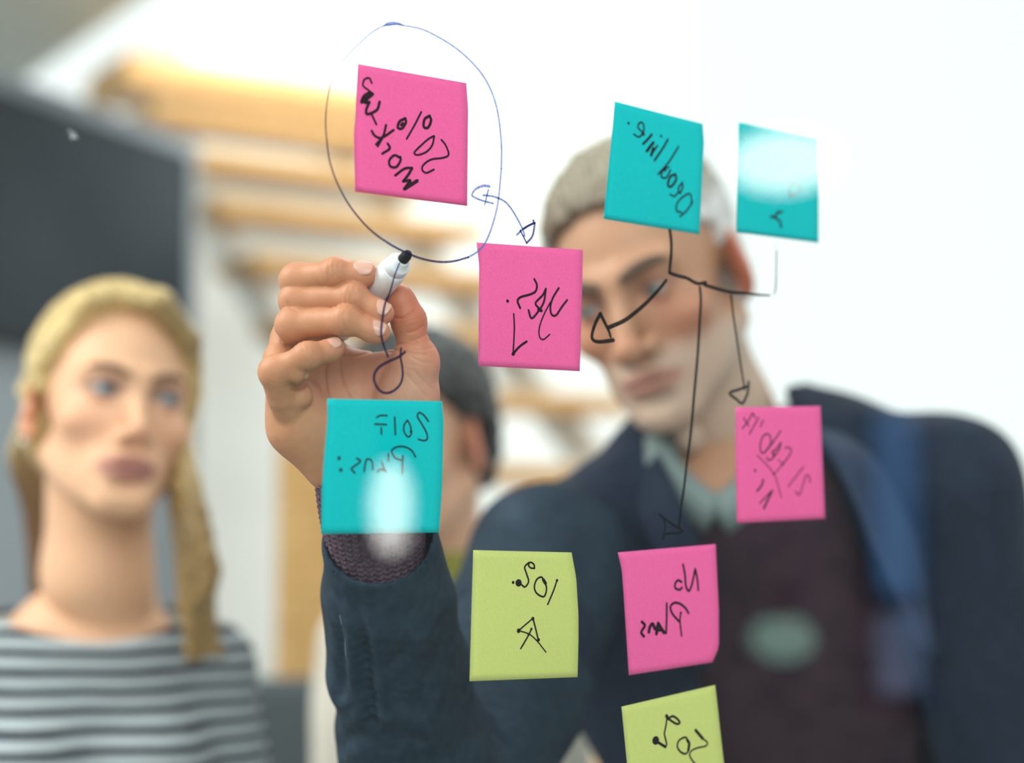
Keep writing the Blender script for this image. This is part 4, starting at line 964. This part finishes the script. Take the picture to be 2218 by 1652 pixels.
sm = [W(706, 1215, .985), W(722, 1290, 1.0), W(741, 1360, 1.016), W(752, 1420, 1.03), W(760, 1445, 1.036)]
M_seam = mat('pale_stitching', (88, 104, 112), .9)
mdir = None
smv = smooth_path(sm[1:], 8); smv = [p for p in smv]
def on_sleeve(p):
    i = np.argmin(((V[:, [0, 2]]-p[[0, 2]])**2).sum(1)+np.where(V[:, 1] > p[1]+.03, 1, 0)); return V[i]+N[i]*.0006
pts = np.array([on_sleeve(p) for p in smv]); pts = np.array([pts[max(0, i-2):i+3].mean(0) for i in range(len(pts))])+np.array([-.0002, -.0008, 0])
v, f = tube(pts, [.0003, .0007, .0004, .0007, .0004], 6); link('seam', mesh_of('seam', v, f, True, None, mo), M_seam, sl_o)

# ------------------------------------------------------------------ the blonde woman
SK_W = (226, 178, 142)
hw = Frame(W(243, 880, 1.65), rot('Y', 4)@rot('X', -8)@rot('Z', 29)); SW = 1.0
wo = np.array([W(180, 1101, 1.72)[0], 1.74, 0.0])
wom = empty('person', wo, 'blonde woman in a navy and white striped top looking on at left', 'person', 'people behind the glass panel')
fw = Field(hw.o-[.17, .17, .30], hw.o+[.17, .20, .15], .0022); sculpt_head(fw, hw, SW, True)
NW = W(222, 1400, 1.71)
fw.chain([hw.p(0, .030, -.05), (hw.p(0, .035, -.09)+NW)/2, NW+[0, .035, 0]], [.052, .053, .060], .02)
fw.chain([hw.p(.040, .02, -.055), NW+[.03, -.015, .0]], [.010, .010], .018); fw.chain([hw.p(-.040, .02, -.055), NW+[.0, -.015, .0]], [.010, .010], .018)
fw.chain([NW+[-.06, .03, -.04], NW+[0, .03, -.05], NW+[.06, .04, -.04]], [.022, .036, .022], .03)
Vh, Qh = fw.mesh(); Ch = head_colour(hw.inv(Vh), SW, SK_W, (146, 80, 88), (224, 156, 126), None, True)
bw = W(190, 1560, 1.71); SWR = W(455, 1452, 1.74); SWL = W(-105, 1462, 1.66)
fb = Field(wo+[-.36, -.45, 0], wo+[.36, .35, 1.50], .008)
fb.add(ell(bw+[0, 0, -.02], (.12, .08, .17), rot('Z', 18)), .03); fb.add(ell((bw[0], bw[1]+.01, .98), (.12, .08, .2), rot('Z', 18)), .05)
fb.chain([SWL+[.02, 0, -.012], NW+[0, .03, -.04], SWR+[-.02, 0, -.012]], [.027, .038, .027], .03)
arms = []
for S_, sx in ((SWL, -1), (SWR, 1)):
    e_ = S_+[sx*.035, .0, -.27]; w_ = e_+[sx*-.005, -.08, -.22]; arms.append((S_, e_, w_)); fb.chain([S_+[-sx*.01, 0, -.02], e_, w_], [.027, .027, .020], .02); hand_simple(fb, w_, (0, -.2, -1), (-sx, 0, 0), .9, -sx)
hipW = np.array([wo[0], wo[1], .90]); legs(wom, hipW, 15, wo, M_trouser, M_shoe, 1.7, fb)
Vb, Qb = fb.mesh(); BV, BQ = joinq([(Vh, Qh), (Vb, Qb)]); BC = np.vstack([Ch, np.tile(np.array(lin(SK_W)), (len(Vb), 1))])
link('body', mesh_of('body', BV, BQ, True, BC, wo), M_skin, wom)
eyes(wom, hw, SW, (92, 112, 124), wo, (12, -4)); brows(wom, hw, SW, mat('brown_brow_hair', (112, 86, 66), .7), wo, .0034)
# striped top
M_stripe = mat('striped_jersey', (20, 30, 50), .85, .1); n, l, b = nodes(M_stripe)
tc = n.new('ShaderNodeTexCoord'); sx_ = n.new('ShaderNodeSeparateXYZ'); nz = n.new('ShaderNodeTexNoise'); nz.inputs['Scale'].default_value = 9
ma = n.new('ShaderNodeMath'); ma.operation = 'MULTIPLY_ADD'; ma.inputs[1].default_value = .010; md = n.new('ShaderNodeMath'); md.operation = 'DIVIDE'; md.inputs[1].default_value = .0188
fr = n.new('ShaderNodeMath'); fr.operation = 'FRACT'; cr = n.new('ShaderNodeValToRGB'); cr.color_ramp.interpolation = 'CONSTANT'
cr.color_ramp.elements[0].color = (*lin((12, 20, 36)), 1); cr.color_ramp.elements[1].position = .50; cr.color_ramp.elements[1].color = (*lin((178, 188, 192)), 1)
l.new(tc.outputs['Object'], sx_.inputs[0]); l.new(tc.outputs['Object'], nz.inputs['Vector']); l.new(nz.outputs[0], ma.inputs[0]); l.new(sx_.outputs['Z'], ma.inputs[2]); l.new(ma.outputs[0], md.inputs[0]); l.new(md.outputs[0], fr.inputs[0]); l.new(fr.outputs[0], cr.inputs[0]); l.new(cr.outputs[0], b.inputs['Base Color'])
ft = Field([SWL[0]-.12, bw[1]-.30, .62], [SWR[0]+.14, bw[1]+.22, 1.52], .005)
ft.add(ell(bw+[0, 0, -.02], (.142, .098, .19), rot('Z', 18)), .03); ft.add(ell((bw[0], bw[1]+.01, .98), (.142, .10, .22), rot('Z', 18)), .05)
ft.chain([SWL, NW+[-.03, .01, -.045], NW+[.04, .03, -.045], SWR], [.046, .060, .060, .046], .03)
for S_, e_, w_ in arms: ft.chain([S_, e_, w_], [.050, .045, .034], .02)
for s in (-1, 1): ft.add(ell(bw+rot('Z', 18)@np.array([s*.062, -.075, -.05]), (.055, .05, .055)), .04)
ft.sub(ell(NW+[.0, -.02, .062], (.115, .10, .060)), .006)
ft.cut(lambda x, y, z: .80-z+0*x+0*y)
V, Q = ft.mesh(); N = normals(V, Q); V = V+N*(wobble(V, .002, 6, 14))[:, None]
link('striped_top', mesh_of('striped_top', V, Q, True, None, wo), M_stripe, wom)
# blonde hair: swept cap, back and long locks
def wom_line(x, y, z):
    ax = np.abs(x)
    front = -(y+.060)-.62*(z-.082)+.0*x
    lim = np.where(z > .0, front, -(y-.012)-.4*z)
    ear = np.where(ax > .055, .020-np.sqrt((y-.010)**2+((z+.020)/1.3)**2), -.1)
    return np.maximum(lim, ear)
fh2 = cap_hair(hw, SW, .012, wom_line, .0025)
P = lambda *a: hw.p(*a)
# side-parted fringe sweeping over the brow and down the far temple
for k in range(7):
    t = k/6; fh2.chain([P(-.030+.004*k, -.066+.006*k, .100), P(.010+.006*k, -.086+.008*k, .098-.004*k), P(.052+.003*k, -.070+.012*k, .066-.012*k), P(.074+.001*k, -.030+.008*k, .020-.012*k)], [.012, .012, .011, .009], .006)
    fh2.chain([P(-.030, -.066+.01*k, .100), P(-.054, -.060+.012*k, .088-.004*k), P(-.074, -.030+.01*k, .040-.006*k), P(-.078, .02+.005*k, .012)], [.011, .011, .010, .008], .006)
V1, Q1 = fh2.mesh()
fl2 = Field([W(-60, 1000, 1.6)[0], 1.45, W(0, 1500, 1.6)[2]], [W(520, 1000, 1.6)[0], 1.95, W(0, 820, 1.7)[2]], .003)
rr_ = np.random.default_rng(8)
for k in range(13):                                     # locks falling in front of her far shoulder
    u_ = k/12; a_ = P(.070-.012*u_, -.012+.055*u_, -.010-.02*u_)
    b_p = W(392+36*rr_.random(), 1110, 1.60+.05*u_); c_p = W(395+62*rr_.random(), 1235, 1.60+.05*u_); d_p = W(400+50*rr_.random(), 1330, 1.625+.03*u_); e_p = W(410+70*u_, 1400+40*rr_.random(), 1.635+.02*u_)
    q = smooth_path([a_, b_p, c_p, d_p, e_p], 3); fl2.chain(list(q), list(np.interp(np.linspace(0, 1, len(q)), [0, .3, .7, 1], [.010, .012, .010, .004])), .003)
for k in range(12):                                     # hair gathered behind the near ear and neck
    u_ = k/11; a_ = P(-.066+.05*u_, .055+.03*u_, -.02); q = smooth_path([a_, W(18+70*u_, 1060, 1.76), W(10+90*u_, 1180, 1.79), W(15+110*u_, 1330, 1.81)], 3)
    fl2.chain(list(q), list(np.linspace(.014, .008, len(q))), .004)
V2, Q2 = fl2.mesh(); V, Q = joinq([(V1, Q1), (V2, Q2)])
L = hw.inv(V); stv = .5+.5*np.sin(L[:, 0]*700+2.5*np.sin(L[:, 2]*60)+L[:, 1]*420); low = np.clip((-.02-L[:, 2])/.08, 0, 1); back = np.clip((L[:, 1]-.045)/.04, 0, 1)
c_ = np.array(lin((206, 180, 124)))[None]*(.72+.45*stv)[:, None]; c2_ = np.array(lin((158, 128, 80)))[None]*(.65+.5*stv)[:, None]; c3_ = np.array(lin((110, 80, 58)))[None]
cc_ = c_*(1-low)[:, None]+c2_*low[:, None]; m3 = (low*back)[:, None]*.8; cc_ = cc_*(1-m3)+c3_*m3; pt = np.clip((L[:, 0]+.02)/.04, 0, 1)*np.clip((-.045-L[:, 1])/.03, 0, 1)*np.clip((.106-L[:, 2])/.016, 0, 1)*np.clip((L[:, 2]-.03)/.02, 0, 1); cc_ = cc_*(1-.65*pt[:, None])+np.array(lin((104, 78, 40)))[None]*.65*pt[:, None]  # pt: shadow along the front hairline painted into the fringe colour
N = normals(V, Q); V = V+N*(wobble(V, .0006, 40, 21))[:, None]
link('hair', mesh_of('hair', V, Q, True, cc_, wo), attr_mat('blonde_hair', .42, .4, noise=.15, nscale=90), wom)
v, f = lathe([(0, -.0035), (.0025, -.0025), (.0035, 0), (.0025, .0025), (0, .0035)], 14); link('earring', mesh_of('earring', np.array(v)+P(-.083, .002, -.049), f, True, None, wo), mat('silver', (220, 220, 224), .2, Metallic=1.0), wom)

# ------------------------------------------------------------------ the dark-haired colleague mostly hidden behind the writing hand
SK_C = (224, 178, 148)
hc_ = Frame(W(900, 955, 1.88), rot('Y', -9)@rot('X', 6)@rot('Z', -30)); SCc = .98
co = np.array([W(850, 1101, 1.95)[0], 1.95, 0.0])
col_p = empty('person', co, 'dark-haired colleague in a cream cardigan, half hidden behind the writing hand', 'person', 'people behind the glass panel')
fc = Field(hc_.o-[.16, .17, .26], hc_.o+[.17, .19, .15], .003); sculpt_head(fc, hc_, SCc, False)
NC = W(932, 1245, 1.95); fc.chain([hc_.p(0, .03, -.05), NC], [.052, .058], .02)
Vh, Qh = fc.mesh(); Ch = head_colour(hc_.inv(Vh), SCc, SK_C, (180, 110, 100), (220, 140, 116))
bc = W(955, 1570, 1.97); yw = -48; Rc = rot('Z', yw); SCR = bc+Rc@np.array([.155, 0, .09]); SCL = bc+Rc@np.array([-.155, 0, .09])
fb = Field(co+[-.40, -.40, 0], co+[.40, .40, 1.5], .009); fb.add(ell(bc, (.13, .08, .18), Rc), .03); fb.add(ell((bc[0], bc[1], .98), (.13, .08, .2), Rc), .05); fb.chain([SCL, NC+[0, 0, -.04], SCR], [.038, .045, .038], .03)
arms = []
for S_, sx in ((SCL, -1), (SCR, 1)):
    o_ = Rc@np.array([sx, 0, 0]); e_ = S_+o_*.03+[0, 0, -.28]; w_ = e_+Rc@np.array([0, -.08, -.22]); arms.append((S_, e_, w_)); fb.chain([S_, e_, w_], [.038, .033, .024], .02); hand_simple(fb, w_, (0, -.1, -1), -o_, .92, -sx)
legs(col_p, np.array([co[0], co[1], .9]), yw, co, M_trouser, M_shoe, 1.7, fb)
Vb, Qb = fb.mesh(); BV, BQ = joinq([(Vh, Qh), (Vb, Qb)]); BC = np.vstack([Ch, np.tile(np.array(lin(SK_C)), (len(Vb), 1))]); link('body', mesh_of('body', BV, BQ, True, BC, co), M_skin, col_p)
eyes(col_p, hc_, SCc, (70, 60, 52), co); brows(col_p, hc_, SCc, mat('black_brow_hair', (48, 40, 36), .7), co)
def col_line(x, y, z):
    lim = np.where(z > .02, -(y+.052)-.85*(z-.066), -(y-.006)-.3*(z-.02)); lim = np.maximum(lim, -.07-z)
    ear = np.where(np.abs(x) > .055, .024-np.sqrt((y-.014)**2+((z+.012)/1.25)**2), -.1); return np.maximum(lim, ear)
V, Q = cap_hair(hc_, SCc, .016, col_line, .003).mesh(); N = normals(V, Q); V = V+N*(wobble(V, .0025, 35, 31))[:, None]
M_hd = mat('black_hair', (46, 46, 46), .45, .4); add_noise_color(M_hd, (38, 37, 36), (62, 62, 62), 60, stretch=(1, .3, .3)); link('hair', mesh_of('hair', V, Q, True, None, co), M_hd, col_p)
fk = Field(co+[-.36, -.36, .72], co+[.36, .36, 1.47], .006); fk.add(ell(bc, (.158, .112, .21), Rc), .03); fk.add(ell((bc[0], bc[1], .98), (.155, .112, .22), Rc), .05)
fk.chain([SCL, NC+[0, .01, -.05], SCR], [.056, .058, .056], .03)
for S_, e_, w_ in arms: fk.chain([S_, e_, w_], [.060, .054, .042], .02)
fk.sub(ell(NC+Rc@np.array([0, -.05, .02]), (.062, .09, .11), Rc), .01); fk.cut(lambda x, y, z: .78-z+0*x+0*y)
V, Q = fk.mesh(); N = normals(V, Q); V = V+N*(wobble(V, .003, 6, 33))[:, None]
M_card = mat('cream_cardigan_wool', (218, 212, 200), .9, .1); link('cardigan', mesh_of('cardigan', V, Q, True, None, co), M_card, col_p)
fo = Field(NC-[.13, .15, .14], NC+[.13, .13, .09], .004); fo.chain([NC+[0, 0, -.06], NC+[0, 0, .0], NC+[-.005, -.008, .035]], [.085, .070, .058], .02); fo.sub(ell(NC+[-.008, -.015, .075], (.056, .056, .05)), .008)
V, Q = fo.mesh(); link('olive_shirt', mesh_of('olive_shirt', V, Q, True, None, co), mat('olive_shirt_cloth', (150, 150, 66), .85), col_p)

# ------------------------------------------------------------------ lamps behind the photographer, seen as soft reflections
pendant(1692, 352, 2.4, .115, .062, 'wide white pendant lamp on a long cord beyond the right edge', M_pend)
pendant(842, 1098, 2.0, .037, .085, 'slim tall pendant lamp with a bright frosted globe', M_tube)
pendant(1690, 1382, 3.0, .078, .055, 'greenish frosted pendant lamp hanging low', emit('green_frosted_glass', (200, 255, 236), 2.8))
pendant(1105, 1098, 3.2, .030, .030, 'small round bluish pendant lamp, the dimmest of the lamps', emit('small_bulb_glass', (205, 226, 255), 1.7))
# narrow daylit window in the side wall, mirrored as a blue strip over the blazer
def wall_hit(px, py):
    g = G(px, py); d = ray(px, py); d = d/np.linalg.norm(d); r = d-2*(d@GN)*GN; return g+r*(((wr-refl*.02-g)@refl)/(r@refl))
wc = [wall_hit(1935, y) for y in (890, 1285, 1325, 1500)]
hw_ = .5*np.linalg.norm(wall_hit(1985, 1200)-wall_hit(1890, 1200)); cxy = wall_hit(1938, 1200)
M_wf = mat('dark_window_frame', (40, 43, 47), .5)
zb_, zt_ = wc[3][2], wc[0][2]
w2 = struct('window_2', box_mesh('window_2', np.array([cxy[0], cxy[1], zb_-.03]), (rt, refl, EX[2]), (hw_+.04, .018, .02)), M_wf)
struct('window_frame', box_mesh('window_frame', np.array([cxy[0], cxy[1], zt_+.03]), (rt, refl, EX[2]), (hw_+.04, .018, .02)), M_wf, w2)
struct('window_frame', box_mesh('window_frame', np.array([cxy[0], cxy[1], (wc[1][2]+wc[2][2])/2]), (rt, refl, EX[2]), (hw_, .018, abs(wc[1][2]-wc[2][2])/2)), M_wf, w2)
for sd in (-1, 1): struct('window_frame', box_mesh('window_frame', np.array([cxy[0], cxy[1], (zb_+zt_)/2])+rt*sd*(hw_+.02), (rt, refl, EX[2]), (.02, .018, (zt_-zb_)/2+.01)), M_wf, w2)
for za, zb2, em in ((wc[1][2], wc[0][2], emit('blue_daylit_glass', (110, 168, 235), 2.0)), (wc[3][2], wc[2][2], emit('pale_daylit_glass', (165, 190, 235), 1.9))):
    struct('pane', box_mesh('pane', np.array([cxy[0], cxy[1], (za+zb2)/2]), (rt, refl, EX[2]), (hw_, .006, abs(zb2-za)/2)), em, w2)
